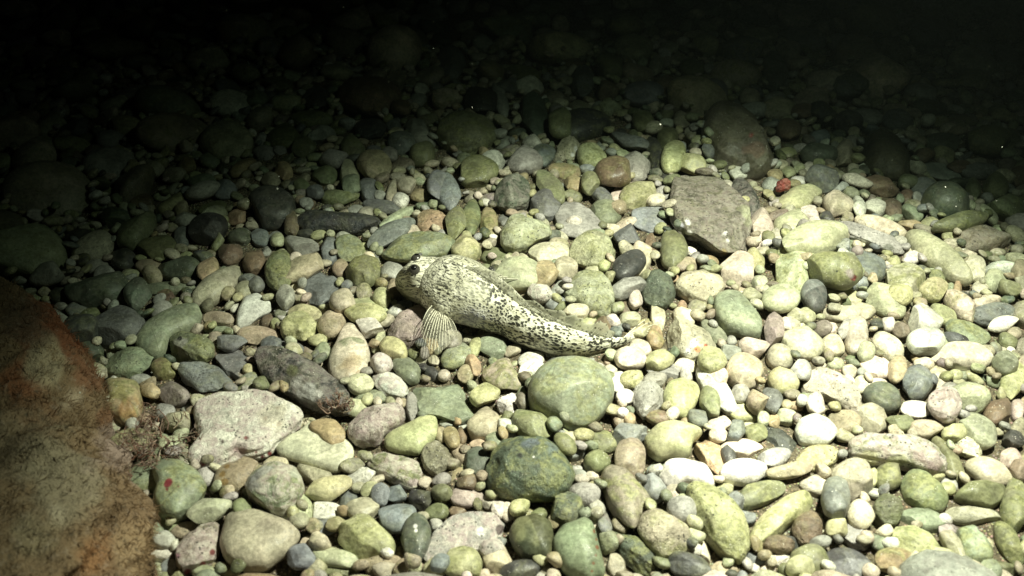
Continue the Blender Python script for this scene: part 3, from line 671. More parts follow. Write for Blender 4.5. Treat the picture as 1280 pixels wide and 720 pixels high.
# ------------------------------------------------------------------ labels that single each stone out
LAND = [(s.short, s.c2) for s in tr] + [("fish's head", np.array([522., 350])), ("fish's tail fin", np.array([808., 410])),
        ("fish's pectoral fin", np.array([545., 425])), ("fish's back", np.array([650., 365])), ("brown algae rock", np.array([70., 560]))]
def words(s):
    ar = s.area; sz = 'large' if ar > 520 else '' if ar > 260 else 'small' if ar > 120 else 'tiny'
    ra = s.apx / s.bpx
    sh = 'angular' if 'a' in s.fl else 'elongated' if ra > 2 else 'oval' if ra > 1.3 else 'round'
    tx = 'mossy' if 'm' in s.fl else 'crusted' if 'e' in s.fl else 'rough' if 'x' in s.fl else 'two-tone' if '2' in s.fl else ''
    return ' '.join(w for w in (sz, PAL[s.col][1], tx, sh, 'pebble' if ar < 520 else 'stone') if w)
def rel(s, c):
    d = s.c2 - c
    if abs(d[0]) > 2.2 * abs(d[1]): return 'right of' if d[0] > 0 else 'left of'
    if abs(d[1]) > 2.2 * abs(d[0]): return 'below' if d[1] > 0 else 'above'
    return ('below' if d[1] > 0 else 'above') + (' and right of' if d[0] > 0 else ' and left of')
def make_labels():
    auto = [s for s in IND if s.label is None]; used = {}
    for s in auto:
        s.near = sorted(LAND, key=lambda q: np.hypot(*(q[1] - s.c2)))
    for s in auto:
        n0, n1, n2 = s.near[0], s.near[1], s.near[2]
        s.opts = [f"{words(s)} {rel(s, n0[1])} the {n0[0]}"]
        for n in s.near[1:4]: s.opts.append(f"{words(s)} {rel(s, n0[1])} the {n0[0]}, {rel(s, n[1])} the {n[0]}")
        for n in s.near[2:4]: s.opts.append(f"{words(s)} {rel(s, n1[1])} the {n1[0]}, {rel(s, n[1])} the {n[0]}")
    from collections import Counter
    done = set()
    for lvl in range(6):
        cnt = Counter(s.opts[lvl] for s in auto if s.label is None)
        allo = Counter(s.opts[lvl] for s in auto)
        for s in auto:
            if s.label is None and allo[s.opts[lvl]] == 1 and s.opts[lvl] not in done and len(s.opts[lvl].split()) <= 16:
                s.label = s.opts[lvl]; done.add(s.label)
    left = [s for s in auto if s.label is None]
    for s in left:
        n0 = s.near[0]; same = sorted([t for t in left if t.opts[0] == s.opts[0]], key=lambda t: np.hypot(*(t.c2 - n0[1])))
        i = same.index(s); s.label = s.opts[0] + ('' if len(same) == 1 else ', ' + ['nearest it', 'second from it', 'third from it', 'farthest from it'][min(i, 3)])
make_labels()

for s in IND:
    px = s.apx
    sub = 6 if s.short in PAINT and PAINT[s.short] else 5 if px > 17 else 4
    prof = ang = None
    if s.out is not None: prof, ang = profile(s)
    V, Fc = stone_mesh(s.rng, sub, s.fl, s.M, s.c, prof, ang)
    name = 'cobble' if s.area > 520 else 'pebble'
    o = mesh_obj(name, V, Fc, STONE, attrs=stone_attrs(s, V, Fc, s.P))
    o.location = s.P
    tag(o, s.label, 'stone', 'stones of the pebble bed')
# ------------------------------------------------------------------ the fish: centre line and girth
FT = np.array([(505,349),(507,340),(512,331),(519,325),(528,320.5),(540,319),(555,318),(572,319),(592,328),(612,341),(632,356),(652,372),(672,384),(692,394),(712,404),(732,412),(750,418),(766,420),(780,420)], float)
FB = np.array([(505,356),(506,366),(511,373),(519,379),(530,384),(545,391),(560,400),(575,408),(592,415),(612,421),(632,428),(652,437),(674,444),(696,450),(716,450),(736,447),(755,443),(769,438),(782,433)], float)
NS = 110
def resample(P, n):
    d = np.r_[0, np.cumsum(np.hypot(*np.diff(P, axis=0).T))]; t = np.linspace(0, d[-1], n)
    Q = np.stack([np.interp(t, d, P[:, i]) for i in range(2)], 1)
    for _ in range(6):
        Q[1:-1] = .25 * Q[:-2] + .5 * Q[1:-1] + .25 * Q[2:]
    return Q
FCL = resample((FT + FB) / 2, NS)
tt = np.gradient(FCL, axis=0); tt /= np.linalg.norm(tt, axis=1)[:, None]
hh = (FB - FT) / 2
sd = np.r_[0, np.cumsum(np.hypot(*np.diff((FT + FB) / 2, axis=0).T))]
HW = np.stack([np.interp(np.linspace(0, sd[-1], NS), sd, hh[:, i]) for i in range(2)], 1)
RPX = np.abs(HW[:, 0] * -tt[:, 1] + HW[:, 1] * tt[:, 0])
RPX[:4] *= np.array([.25, .75, .92, 1.])
for _ in range(3): RPX[2:-1] = .25 * RPX[1:-2] + .5 * RPX[2:-1] + .25 * RPX[3:]
FS = np.linspace(0, 1, NS)
RPX *= np.interp(FS, [0, .07, .12, .2, .32, .5, .75, 1], [1, 1.0, .97, 1.03, .99, .95, .90, .88])
def bed_under(u, v):
    P = place(u, v, .01); i, j = int((P[0] - GX0) / GRES), int((P[1] - GY0) / GRES)
    return np.percentile(HF[j - 8:j + 9, i - 8:i + 9], 75)
bz = np.array([bed_under(*p) for p in FCL])
zb = np.poly1d(np.polyfit(FS, bz, 2))(FS)
zb = np.clip(zb, .007, .016)
FC3 = np.zeros((NS, 3)); FR = np.zeros(NS)
for i in range(NS):
    P = place(*FCL[i], .03)
    for _ in range(3):
        FR[i] = RPX[i] * np.linalg.norm(P - _C) / F_PX
        lift = .012 * (1 - smooth01(FS[i], 0, .16))
        P = place(*FCL[i], zb[i] + FR[i] * .93 + lift)
    FC3[i] = P
for i in range(NS):          # nothing may stick up through the fish
    w = window(FC3[i][0], FC3[i][1], np.eye(2) * max(FR[i] * .8, .004))
    if w:
        sl, m, p = w; CAP[sl] = np.where(m, np.minimum(CAP[sl], FC3[i][2] - FR[i] * .85), CAP[sl])

# ------------------------------------------------------------------ loose pebbles: those between and below the named ones, and the bed beyond
FIELD = []
PKEYS = list('CCCCCCTTTAAAAAAAYYYYGGGGEEEEEEMMLLLLLSSDKWWPPNNNVHU')
def field_stone(x, y, rmin, rmax, cover, far=False):
    r = rmin * (rmax / rmin) ** RNG.uniform() ; e = RNG.uniform(.62, .98); t = RNG.uniform(0, math.pi)
    U = np.array([[math.cos(t), -math.sin(t)], [math.sin(t), math.cos(t)]]); M = U @ np.diag([r, r * e]); c = r * e * RNG.uniform(.5, .85)
    w = window(x, y, M)
    if w is None: return False
    sl, m, p = w
    if m.sum() < 6: return False
    h = HF[sl][m]; g = ground(x, y)
    if (h > g + .004).mean() > cover: return False
    z = max(g + .5 * c, float(np.percentile((HF[sl] + c * p)[m], 80)) - .35 * c)
    z = min(z, g + 1.5 * c)
    if (z + c > CAP[sl][m]).any(): return False
    stamp(x, y, z, M, c)
    FIELD.append((x, y, z, M, c, r, far))
    return True
for rmin, rmax, n in ((.022, .038, 900), (.014, .022, 4000), (.009, .014, 7000)):
    for _ in range(n):
        y = -.1 + 2.2 * RNG.uniform() ** 1.3; x = RNG.uniform(-1, 1) * min(1.35, .45 + .75 * y)
        field_stone(x, y, rmin, rmax, .22, y > 1.25)
for _ in range(9000):
    y = .1 + .9 * RNG.uniform(); x = RNG.uniform(-1, 1) * (.25 + .65 * y)
    field_stone(x, y, .005, .010, .35)
# chinks: small pebbles wedged lower than their neighbours
for _ in range(36000):
    y = .12 + .85 * RNG.uniform(); x = RNG.uniform(-1, 1) * (.22 + .62 * y)
    i, j = int((x - GX0) / GRES), int((y - GY0) / GRES); nb = HF[j - 14:j + 15, i - 14:i + 15]
    r = RNG.uniform(.0035, .009); top = np.percentile(nb, 68)
    if HF[j, i] > top - 1.2 * r: continue
    e = RNG.uniform(.65, .95); t = RNG.uniform(0, 3.14); U = np.array([[math.cos(t), -math.sin(t)], [math.sin(t), math.cos(t)]])
    M = U @ np.diag([r, r * e]); c = r * e * RNG.uniform(.6, .9); w = window(x, y, M)
    if w is None or w[1].sum() < 4: continue
    sl, m, p = w; z = float(np.percentile((HF[sl] + c * p)[m], 70)) - .2 * c
    if z + c > top or (z + c > CAP[sl][m]).any(): continue
    stamp(x, y, z, M, c); FIELD.append((x, y, z, M, c, r, False))

tmpl = {n: [stone_mesh(np.random.default_rng(100 + k), n, ['s', '', 'x', 'a', '', ''][k % 6], np.eye(2), 1.0) for k in range(18)] for n in (2, 3)}
acc = {'V': [], 'F': [], 'col': [], 'par': [], 'tx': []}; nv = 0
def add_loose(V, Fc, A):
    global nv
    acc['V'].append(V); acc['F'].append(Fc + nv); nv += len(V)
    for k in ('col', 'par', 'tx'): acc[k].append(A[k])
for s in SMALL:
    V, Fc = stone_mesh(s.rng, 4 if s.apx > 12 else 3, s.fl, s.M, s.c)
    A = stone_attrs(s, V, Fc, s.P); add_loose(V + s.P, Fc, A)
for (x, y, z, M, c, r, far) in FIELD:
    V0, Fc = tmpl[2 if far or r < .0045 else 3][RNG.integers(18)]
    V = np.empty_like(V0); V[:, :2] = V0[:, :2] @ M.T; V[:, 2] = V0[:, 2] * c
    tl_ = RNG.normal(size=2) * .18; V[:, 2] += V[:, :2] @ tl_
    n = len(V); k = PKEYS[RNG.integers(len(PKEYS))]; b = np.array(PAL[k][0]) * RNG.uniform(.75, 1.1) * RNG.uniform(.95, 1.05, 3)
    col = np.ones((n, 4)); col[:, :3] = b; par = np.tile([RNG.uniform(0, .9) if k not in 'WPL' else 0, RNG.uniform(0, .5) ** 2, RNG.uniform(.1, .7)], (n, 1))
    add_loose(V + (x, y, z), Fc, {'col': col, 'par': par, 'tx': V + RNG.uniform(-20, 20, 3)})
lo = mesh_obj('loose_pebbles', np.concatenate(acc['V']), np.concatenate(acc['F']), STONE, attrs={k: np.concatenate(acc[k]) for k in ('col', 'par', 'tx')})
tag(lo, 'small mixed pebbles filling the gaps and fading into the dark', 'pebbles', kind='stuff')

# ------------------------------------------------------------------ seabed under the pebbles
m, nt, bs = new_mat('silt'); N = NT(nt); g = N.n('ShaderNodeNewGeometry').outputs['Position']
sc_ = N.noise(g, 420, 5, .7); gr_ = N.vor(g, 520)
cs = N.mix(N.rng(sc_[0], .35, .65), (.10, .09, .06), (.27, .24, .165))
N.l(N.mix(N.rng(gr_['Distance'], .2, .45, .7, 0), cs, gr_['Color']), nt.nodes.new('ShaderNodeHueSaturation').inputs['Color'])
hs_ = nt.nodes['Hue/Saturation/Value']; hs_.inputs['Saturation'].default_value = .35; hs_.inputs['Value'].default_value = .75
N.l(N.mix(1.0, hs_.outputs[0], (1.0, .86, .62), 'MULTIPLY'), bs.inputs['Base Color']); bs.inputs['Roughness'].default_value = .9
bp_ = N.n('ShaderNodeBump'); bp_.inputs['Distance'].default_value = .003; bp_.inputs['Strength'].default_value = .9
N.l(N.math('SUBTRACT', sc_[0], gr_['Distance']), bp_.inputs['Height']); N.l(bp_.outputs[0], bs.inputs['Normal'])
gx = np.r_[np.linspace(-9, -1.2, 12)[:-1], np.linspace(-1.2, 1.2, 420), np.linspace(1.2, 9, 12)[1:]]
gy = np.r_[np.linspace(-4, -.1, 8)[:-1], np.linspace(-.1, 1.7, 320), np.linspace(1.7, 14, 12)[1:]]
X, Y = np.meshgrid(gx, gy); n = len(gx)
V = np.stack([X.ravel(), Y.ravel(), np.zeros(X.size)], 1); wv = np.random.default_rng(9)
V[:, 2] = .0012 + .006 * np.sin(3.1 * V[:, 0] + 1) * np.sin(2.3 * V[:, 1] + .4) + .0016 * waves(wv, 14, 60, 200)(V) + .0010 * waves(wv, 20, 250, 480)(V)
Q = [(j * n + i, j * n + i + 1, (j + 1) * n + i + 1, (j + 1) * n + i) for j in range(len(gy) - 1) for i in range(n - 1)]
tag(mesh_obj('seabed', V, Q, m), kind='structure')
# ------------------------------------------------------------------ the fish itself
def fish_skin():
    m, nt, bs = new_mat('fish_skin'); N = NT(nt)
    p = N.attr('fp', 'Vector'); fs = N.attr('fs', 'Fac'); lil = N.attr('lil', 'Fac'); bel = N.attr('bel', 'Fac')
    wp = N.n('ShaderNodeVectorMath', operation='MULTIPLY_ADD'); nz = N.noise(p, 260, 2)
    N.l(nz['Color'], wp.inputs[0]); wp.inputs[1].default_value = (.0022,) * 3; N.l(p, wp.inputs[2]); w = wp.outputs[0]
    pale = N.mix(N.rng(N.noise(p, 130, 4)[0], .35, .65), (.50, .49, .37), (.78, .77, .64))
    # body: dark spots in a net of pale lines
    v = N.vor(w, 560, rnd=1.0); bars = N.noise(p, 62, 3)[0]
    thr = N.rng(bars, .30, .64, .36, .56)
    spot = N.rng(N.math('SUBTRACT', v['Distance'], thr), -.05, .05, 1, 0)
    # head: fine wavy lines
    hn = N.noise(w, 760, 2, .5, .8)[0]; hl = N.rng(hn, .43, .50, 1, 0)
    hl = N.math('MULTIPLY', hl, N.rng(N.noise(p, 90, 2)[0], .3, .62, .75, 1))
    k = N.rng(fs, .22, .40); dark = N.math('ADD', N.math('MULTIPLY', spot, k), N.math('MULTIPLY', hl, N.math('SUBTRACT', 1.0, k)))
    pale = N.mix(N.math('MULTIPLY', N.rng(N.noise(p, 38, 2)[0], .48, .62), .30), pale, (.20, .195, .14))
    c = N.mix(N.math('MULTIPLY', dark, .95), pale, (.022, .022, .018))
    vw = N.vor(p, 105); ws = N.math('MULTIPLY', N.rng(vw['Distance'], .18, .26, 1, 0), N.rng(fs, .38, .5))
    c = N.mix(ws, c, (.74, .74, .62))
    blotch = N.rng(N.noise(p, 48, 2)[0], .56, .68); c = N.mix(N.math('MULTIPLY', blotch, .3), c, (.68, .68, .54))
    c = N.mix(N.math('MULTIPLY', lil, .62), c, (.42, .43, .56))
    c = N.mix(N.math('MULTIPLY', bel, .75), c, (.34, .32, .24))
    N.l(c, bs.inputs['Base Color']); bs.inputs['Roughness'].default_value = .5; bs.inputs['Specular IOR Level'].default_value = .22
    b = N.n('ShaderNodeBump'); b.inputs['Strength'].default_value = .6; b.inputs['Distance'].default_value = .0009
    N.l(N.math('ADD', v['Distance'], N.noise(p, 900, 2)[0]), b.inputs['Height']); N.l(b.outputs[0], bs.inputs['Normal'])
    return m
SKIN = fish_skin()
def fin_mat(name, c0, c1, alpha, scale):
    m, nt, bs = new_mat(name); N = NT(nt); g = N.n('ShaderNodeNewGeometry').outputs['Position']
    v = N.rng(N.vor(g, scale)['Distance'], .25, .4); N.l(N.mix(v, c1, c0), bs.inputs['Base Color'])
    bs.inputs['Alpha'].default_value = alpha; bs.inputs['Roughness'].default_value = .4
    return m
MEMB = fin_mat('fin_membrane', (.60, .58, .46), (.20, .19, .14), .13, 420)
TAILM = fin_mat('tail_membrane', (.38, .33, .20), (.08, .07, .05), .55, 330)
DORS = fin_mat('dorsal_membrane', (.50, .50, .38), (.10, .10, .07), .50, 380)
RAY = fin_mat('fin_ray', (.64, .62, .50), (.14, .13, .10), 1.0, 520)

T3 = np.gradient(FC3, axis=0)
for _ in range(4): T3[1:-1] = .25 * T3[:-2] + .5 * T3[1:-1] + .25 * T3[2:]
T3 /= np.linalg.norm(T3, axis=1)[:, None]
S3 = np.cross(T3, [0, 0, 1.]); S3 /= np.linalg.norm(S3, axis=1)[:, None]      # towards the camera side?
if S3[40] @ (_C - FC3[40]) < 0: S3 = -S3
U3 = np.cross(S3, T3); U3 *= np.sign(U3[:, 2])[:, None]
NA = 64; TH = np.linspace(0, 2 * math.pi, NA, endpoint=False)
LEN = np.r_[0, np.cumsum(np.linalg.norm(np.diff(FC3, axis=0), axis=1))]
LX = np.minimum(LEN, .3 * LEN[-1]) + np.maximum(0, LEN - .3 * LEN[-1]) * .72
def ring_pt(i, th):
    s = FS[i]; co, si = np.cos(th), np.sin(th)
    wd = np.interp(s, [0, .08, .2, .45, .8, 1], [1.0, 1.02, 1.02, .96, .74, .5]); ht = np.interp(s, [0, .1, .3, .8, 1], [.92, .98, 1.0, 1.02, 1.05])
    e = 2.25; q = (np.abs(co) ** e + np.abs(si) ** e) ** (-1 / e)
    hs = np.where(si > 0, ht, ht * np.interp(s, [0, .15, .5, 1], [.95, .85, .86, 1]))
    k = 1.0
    k = k + .05 * np.exp(-((s - .16) / .035) ** 2) * np.exp(-((si + .05) / .7) ** 2)      # cheek / gill cover
    k = k - .006 * np.exp(-((s - .225) / .014) ** 2) * (si > -.7)                              # gill slit
    k = k - .13 * np.exp(-((s - .035) / .05) ** 2) * np.exp(-((si + .33) / .10) ** 2)       # mouth line
    x, y = co * q * wd * k, si * q * hs * k
    return x, y
BV, fp, fsv = [], [], []
for i in range(NS):
    x, y = ring_pt(i, TH); R = FR[i]
    BV.append(FC3[i] + R * (x[:, None] * S3[i] + y[:, None] * U3[i]))
    fp.append(np.stack([np.full(NA, LX[i]), R * x, R * y], 1)); fsv.append(np.full(NA, FS[i]))
BV = np.concatenate(BV); fp = np.concatenate(fp); fsv = np.concatenate(fsv)
def near_vert(u, v, rad=4):
    """the skin point nearest the camera that is seen at this spot"""
    q = proj(BV); d = np.hypot(q[:, 0] - u, q[:, 1] - v); c = np.where(d < rad)[0]
    if len(c) == 0: c = np.argsort(d)[:6]
    return c[np.argmin(np.linalg.norm(BV[c] - _C, axis=1))]
ctr = np.repeat(FC3, NA, axis=0)
# the face slopes back below a ridge that runs from the snout to the gill cover
pq0 = proj(BV); LA, LB = np.array([503., 337.]), np.array([542., 394.]); ld = (LB - LA) / np.linalg.norm(LB - LA)
sdist = (pq0[:, 0] - LA[0]) * -ld[1] + (pq0[:, 1] - LA[1]) * ld[0]
nearside = smooth01(((BV - ctr) @ S3[20]) / np.repeat(FR, NA), -.35, .15)
vd_ = (BV - _C) / np.linalg.norm(BV - _C, axis=1)[:, None]
BV = BV + vd_ * (np.clip(sdist, 0, 18) * .00066 * 1.7 * nearside * (1 - smooth01(fsv, .20, .28)))[:, None]
E1 = near_vert(519.5, 337.5)
ei, ea = E1 // NA, TH[E1 % NA]
ea2 = math.pi - ea
E2 = ei * NA + int(round((ea2 % (2 * math.pi)) / (2 * math.pi) * NA)) % NA
eyes = []
for E in (E1, E2):
    p = BV[E].copy(); d = np.linalg.norm(BV - p, axis=1); nrm = (p - ctr[E]); nrm /= np.linalg.norm(nrm)
    BV = BV + np.outer(.0040 * np.exp(-(d / .0052) ** 2), nrm); eyes.append((p + nrm * (.0016 if E == E1 else .0004), nrm))
pb = BV[near_vert(550, 393)].copy(); d = np.linalg.norm(BV - pb, axis=1); BV = BV + np.outer(.0030 * np.exp(-(d / .009) ** 2), S3[25])   # fleshy root of the pectoral fin
sh = waves(np.random.default_rng(3), 10, 250, 700)(BV); BV = BV + (BV - ctr) * (.010 * sh)[:, None]
Qf = []
for i in range(NS - 1):
    for k in range(NA):
        k2 = (k + 1) % NA; Qf.append((i * NA + k, i * NA + k2, (i + 1) * NA + k2, (i + 1) * NA + k))
caps = []
for base, idx, tip in ((0, 0, FC3[0] - T3[0] * FR[0] * .7), ((NS - 1) * NA, NS - 1, FC3[-1] + T3[-1] * FR[-1] * .6)):
    BV = np.vstack([BV, tip]); fp = np.vstack([fp, [LX[idx], 0, 0]]); fsv = np.r_[fsv, FS[idx]]; t = len(BV) - 1
    for k in range(NA): caps.append((base + k, base + (k + 1) % NA, t, t))
ctr = np.vstack([ctr, FC3[0], FC3[-1]])
pq = proj(BV); lil = np.exp(-(((pq[:, 0] - 592) / 17) ** 2 + ((pq[:, 1] - 398) / 12) ** 2)) * (np.linalg.norm(BV - _C, axis=1) < np.linalg.norm(ctr - _C, axis=1))
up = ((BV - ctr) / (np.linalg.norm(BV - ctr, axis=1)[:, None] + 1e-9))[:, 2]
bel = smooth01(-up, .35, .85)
froot = empty('fish', (FC3[45][0], FC3[45][1], zb[45]))
tag(froot, 'black-speckled pale bottom-dwelling fish with spread pectoral fin resting on the pebbles', 'fish')
OFF = np.array(froot.location)
# triangulate caps apart from the quads
me_faces = [tuple(q) for q in Qf] + [c[:3] for c in caps]
bm_me = bpy.data.meshes.new('body'); bm_me.from_pydata((BV - OFF).tolist(), [], me_faces); bm_me.update()
bm_me.polygons.foreach_set('use_smooth', np.full(len(me_faces), True))
for nme, a in (('fs', fsv), ('lil', lil), ('bel', bel)):
    at = bm_me.attributes.new(nme, 'FLOAT', 'POINT'); at.data.foreach_set('value', a.astype(np.float32))
at = bm_me.attributes.new('fp', 'FLOAT_VECTOR', 'POINT'); at.data.foreach_set('vector', fp.astype(np.float32).ravel())
bm_me.materials.append(SKIN); bo = bpy.data.objects.new('body', bm_me); COL.objects.link(bo); bo.parent = froot

def flat_mat(name, c, r=.3, spec=.5):
    m, nt, bs = new_mat(name); N = NT(nt); g = N.n('ShaderNodeTexCoord').outputs['Object']
    N.l(N.mix(N.noise(g, 900, 3)[0], tuple(x * .6 for x in c), tuple(x * 1.4 for x in c)), bs.inputs['Base Color'])
    bs.inputs['Roughness'].default_value = r; bs.inputs['Specular IOR Level'].default_value = spec
    return m
IRIS, PUPIL = flat_mat('iris', (.05, .047, .04), .25), flat_mat('pupil', (.006, .006, .006), .12)
V, Fc = ico(4)
for p, nrm in eyes:
    e = mesh_obj('eye', V * .0041, Fc, IRIS, froot); e.location = p - OFF
    pu = V * .0025; pu = pu + nrm * .0021; mesh_obj('pupil', pu, Fc, PUPIL, e)

def fan(name, base, tips, parent, memb, ray_r=.0006, arch=.003, nseg=10, each=True):
    n = len(base); L = []
    for i in range(n):
        t = np.linspace(0, 1, nseg)[:, None]; c = base[i] * (1 - t) + tips[i] * t
        c[:, 2] += arch * np.sin(math.pi * t[:, 0]); L.append(c)
    G = np.array(L); Vm = G.reshape(-1, 3); Q = [(i * nseg + k, i * nseg + k + 1, (i + 1) * nseg + k + 1, (i + 1) * nseg + k) for i in range(n - 1) for k in range(nseg - 1)]
    fo = mesh_obj(name, Vm - OFF, Q, memb, parent); so = fo.modifiers.new('thick', 'SOLIDIFY'); so.thickness = .0002
    VV, QQ, o = [], [], 0
    for i in range(n):
        tv, tq = tube(G[i] + (0, 0, .0002), np.linspace(ray_r, ray_r * .35, nseg), 6)
        if each: mesh_obj('fin_ray', tv - OFF, tq, RAY, fo)
        else: VV.append(tv); QQ.append(tq + o); o += len(tv)
    if not each: mesh_obj('fin_rays', np.concatenate(VV) - OFF, np.concatenate(QQ), RAY, fo)
    return fo
# near pectoral fin, spread over the pebbles
nr = 13; u = np.linspace(0, 1, nr)
bpx = np.stack([np.interp(u, [0, 1], [538, 563]), np.interp(u, [0, .5, 1], [386, 395, 401])], 1)
tpx = np.stack([np.interp(u, [0, .2, .4, .6, .8, 1], [523, 527, 536, 548, 561, 574]), np.interp(u, [0, .2, .4, .6, .8, 1], [416, 432, 443, 448, 438, 420])], 1)
base = np.array([BV[near_vert(*q)] for q in bpx]); base[1:-1] = .25 * base[:-2] + .5 * base[1:-1] + .25 * base[2:]
tpx = bpx + (tpx - bpx) * .86
tips = np.array([place(q[0], q[1], .0235) for q in tpx])
fan('pectoral_fin', base, tips, froot, MEMB, .00042, .003)
# far pectoral fin, mostly hidden behind the head
bi = [int(.2 * NS) + k for k in range(0, 9, 1)]
base2 = np.array([FC3[i] - S3[i] * FR[i] * .98 - U3[i] * FR[i] * .25 for i in bi])
tips2 = np.array([b - S3[20] * .022 + T3[20] * (k - 3) * .004 - np.array([0, 0, .006]) for k, b in enumerate(base2)])
fan('pectoral_fin', base2, tips2, froot, MEMB, .00055, .002, each=False)
# dorsal fin folded low along the back
ii = np.arange(int(.26 * NS), int(.94 * NS), 2); hgt = np.interp(FS[ii], [.26, .32, .45, .5, .6, .85, .94], [.002, .0065, .0055, .0045, .007, .007, .003])
db = np.array([FC3[i] + FR[i] * .98 * U3[i] for i in ii]); dt = np.array([b + h * (.85 * U3[i] - .30 * S3[i] + .6 * T3[i]) for b, h, i in zip(db, hgt * 1.5 * np.random.default_rng(2).uniform(.6, 1.15, len(ii)), ii)])
fan('dorsal_fin', db, dt, froot, DORS, .00022, .0, 5, each=False)
# anal fin along the lower edge
ii = np.arange(int(.5 * NS), int(.9 * NS), 2)
ab_ = np.array([FC3[i] - FR[i] * .8 * U3[i] + S3[i] * FR[i] * .35 for i in ii]); at_ = np.array([b + .0055 * (.5 * S3[i] - .45 * U3[i] + .6 * T3[i]) for b, i in zip(ab_, ii)])
fan('anal_fin', ab_, at_, froot, DORS, .00022, .0, 5, each=False)
# tail fin
nr = 11; u = np.linspace(-1, 1, nr); tb = np.array([FC3[-2] + U3[-2] * FR[-2] * q * .85 for q in u])
tp = np.stack([np.interp(u, [-1, -.5, 0, .5, 1], [806, 819, 826, 822, 808]), np.interp(u, [-1, 0, 1], [428, 414, 399])], 1)
tt3 = np.array([place(q[0], q[1], tb[k][2] + .004 * u[k] - .001) for k, q in enumerate(tp)])
fan('tail_fin', tb, tt3, froot, TAILM, .00055, .001, 9)
# pelvic fins: two short finger-like rays under the throat
for sgn in (1, -1):
    b0 = FC3[24] + S3[24] * FR[24] * .35 * sgn - U3[24] * FR[24] * .8
    pts = [b0, b0 + S3[24] * .004 * sgn - np.array([.003, 0, .003]), b0 + S3[24] * .007 * sgn - np.array([.010, 0, .005])]
    tv, tq = tube(pts, [.0014, .0011, .0004], 8); mesh_obj('pelvic_fin', tv - OFF, tq, RAY, froot)

# ------------------------------------------------------------------ the brown algae rock at the lower left
m, nt, bs = new_mat('algae_rock'); N = NT(nt); g = N.attr('tx', 'Vector'); c = N.attr('col')
c = N.mix(N.math('MULTIPLY', N.rng(N.noise(g, 240, 4, .7)[0], .52, .70), .45), c, (.34, .27, .21))
c = N.mix(N.math('MULTIPLY', N.rng(N.noise(g, 300, 3, .7)[0], .30, .46, 1, 0), .7), c, (.06, .05, .035))
N.l(c, bs.inputs['Base Color']); bs.inputs['Roughness'].default_value = .8; bs.inputs['Specular IOR Level'].default_value = .2
b = N.n('ShaderNodeBump'); b.inputs['Distance'].default_value = .004; b.inputs['Strength'].default_value = .9
N.l(N.math('ADD', N.noise(g, 120, 6, .7)[0], N.math('MULTIPLY', N.noise(g, 500, 4, .7)[0], .5)), b.inputs['Height']); N.l(b.outputs[0], bs.inputs['Normal'])
ROCKM = m
s = Stone(); s.out = np.array([(-230,520),(-160,370),(-60,295),(0,298),(64,328),(116,385),(138,465),(143,545),(162,605),(185,660),(203,730),(195,820),(90,900),(-100,900),(-220,760)], float)
s.c2, s.S = ell_from_outline(s.out); w = np.sqrt(np.linalg.eigvalsh(s.S)); s.bpx, s.apx = w; s.rng = np.random.default_rng(5); s.fl = 'x'
P = place(s.c2[0], s.c2[1], .03); s.mscale = np.linalg.norm(P - _C) / F_PX; s.kc = .46
P, H, cc, A = solve(s, .028); s.P, s.M, s.c, s.A = P, msqrt(H), cc, A
prof, ang = profile(s)
V, Fc = stone_mesh(s.rng, 7, 'x', s.M, cc, prof, ang)
r5 = np.random.default_rng(11)
nv_ = V / np.linalg.norm(V, axis=1)[:, None]
V = V + nv_ * (.0075 * waves(r5, 14, 30, 80)(V) + .0038 * waves(r5, 20, 110, 260)(V) + .0014 * waves(r5, 30, 400, 900)(V))[:, None]
rroot = empty('algae_covered_rock', (P[0], P[1], 0)); RO = np.array(rroot.location)
tag(rroot, 'big rock coated in brown and rust-red turf algae at the lower left corner', 'rock')
RC = np.tile([.155, .105, .062, 1.], (len(V), 1)); rq = proj(V + P); rw = waves(r5, 16, 60, 220)(V); rw2 = waves(r5, 16, 300, 700)(V)
for (x, y, r, cc_) in [(75,405,60,(.17,.06,.03)),(112,470,30,(.17,.08,.045)),(28,475,28,(.20,.08,.04)),(58,455,26,(.34,.28,.19)),(92,498,18,(.32,.25,.18)),(40,525,32,(.16,.09,.05)),
                       (15,565,45,(.17,.13,.085)),(80,605,60,(.21,.175,.12)),(142,560,34,(.24,.18,.155)),(112,695,40,(.22,.115,.055)),(165,690,32,(.24,.17,.10)),(45,675,36,(.19,.15,.095)),(20,395,36,(.09,.06,.04)),(125,520,14,(.17,.09,.05)),(70,640,14,(.30,.25,.18))]:
    d = np.hypot(rq[:, 0] - x, rq[:, 1] - y) / r + .30 * rw + .16 * rw2; mm = (1 - smooth01(d, .55, 1.15))[:, None] * .85
    RC[:, :3] = RC[:, :3] * (1 - mm) + mm * np.array(cc_)
RC[:, :3] = np.clip(RC[:, :3] * 1.3, 0, .6)
mesh_obj('rock_body', V + P - RO, Fc, ROCKM, rroot, {'tx': V, 'col': RC})
m, nt, bs = new_mat('turf_algae'); N = NT(nt)
N.l(N.attr('col'), bs.inputs['Base Color']); bs.inputs['Roughness'].default_value = .8; bs.inputs['Specular IOR Level'].default_value = .1
tr_ = N.n('ShaderNodeBsdfTranslucent'); N.l(N.attr('col'), tr_.inputs['Color']); mx_ = N.n('ShaderNodeMixShader'); mx_.inputs[0].default_value = .5
N.l(bs.outputs[0], mx_.inputs[1]); N.l(tr_.outputs[0], mx_.inputs[2]); N.l(mx_.outputs[0], nt.nodes['Material Output'].inputs[0])
TURF = m
up_ = np.where(V[:, 2] > -.3 * cc)[0]; nb = 38000; pick = r5.choice(up_, nb); TV, TF, TC = [], [], []
dens = waves(r5, 12, 25, 70)(V)
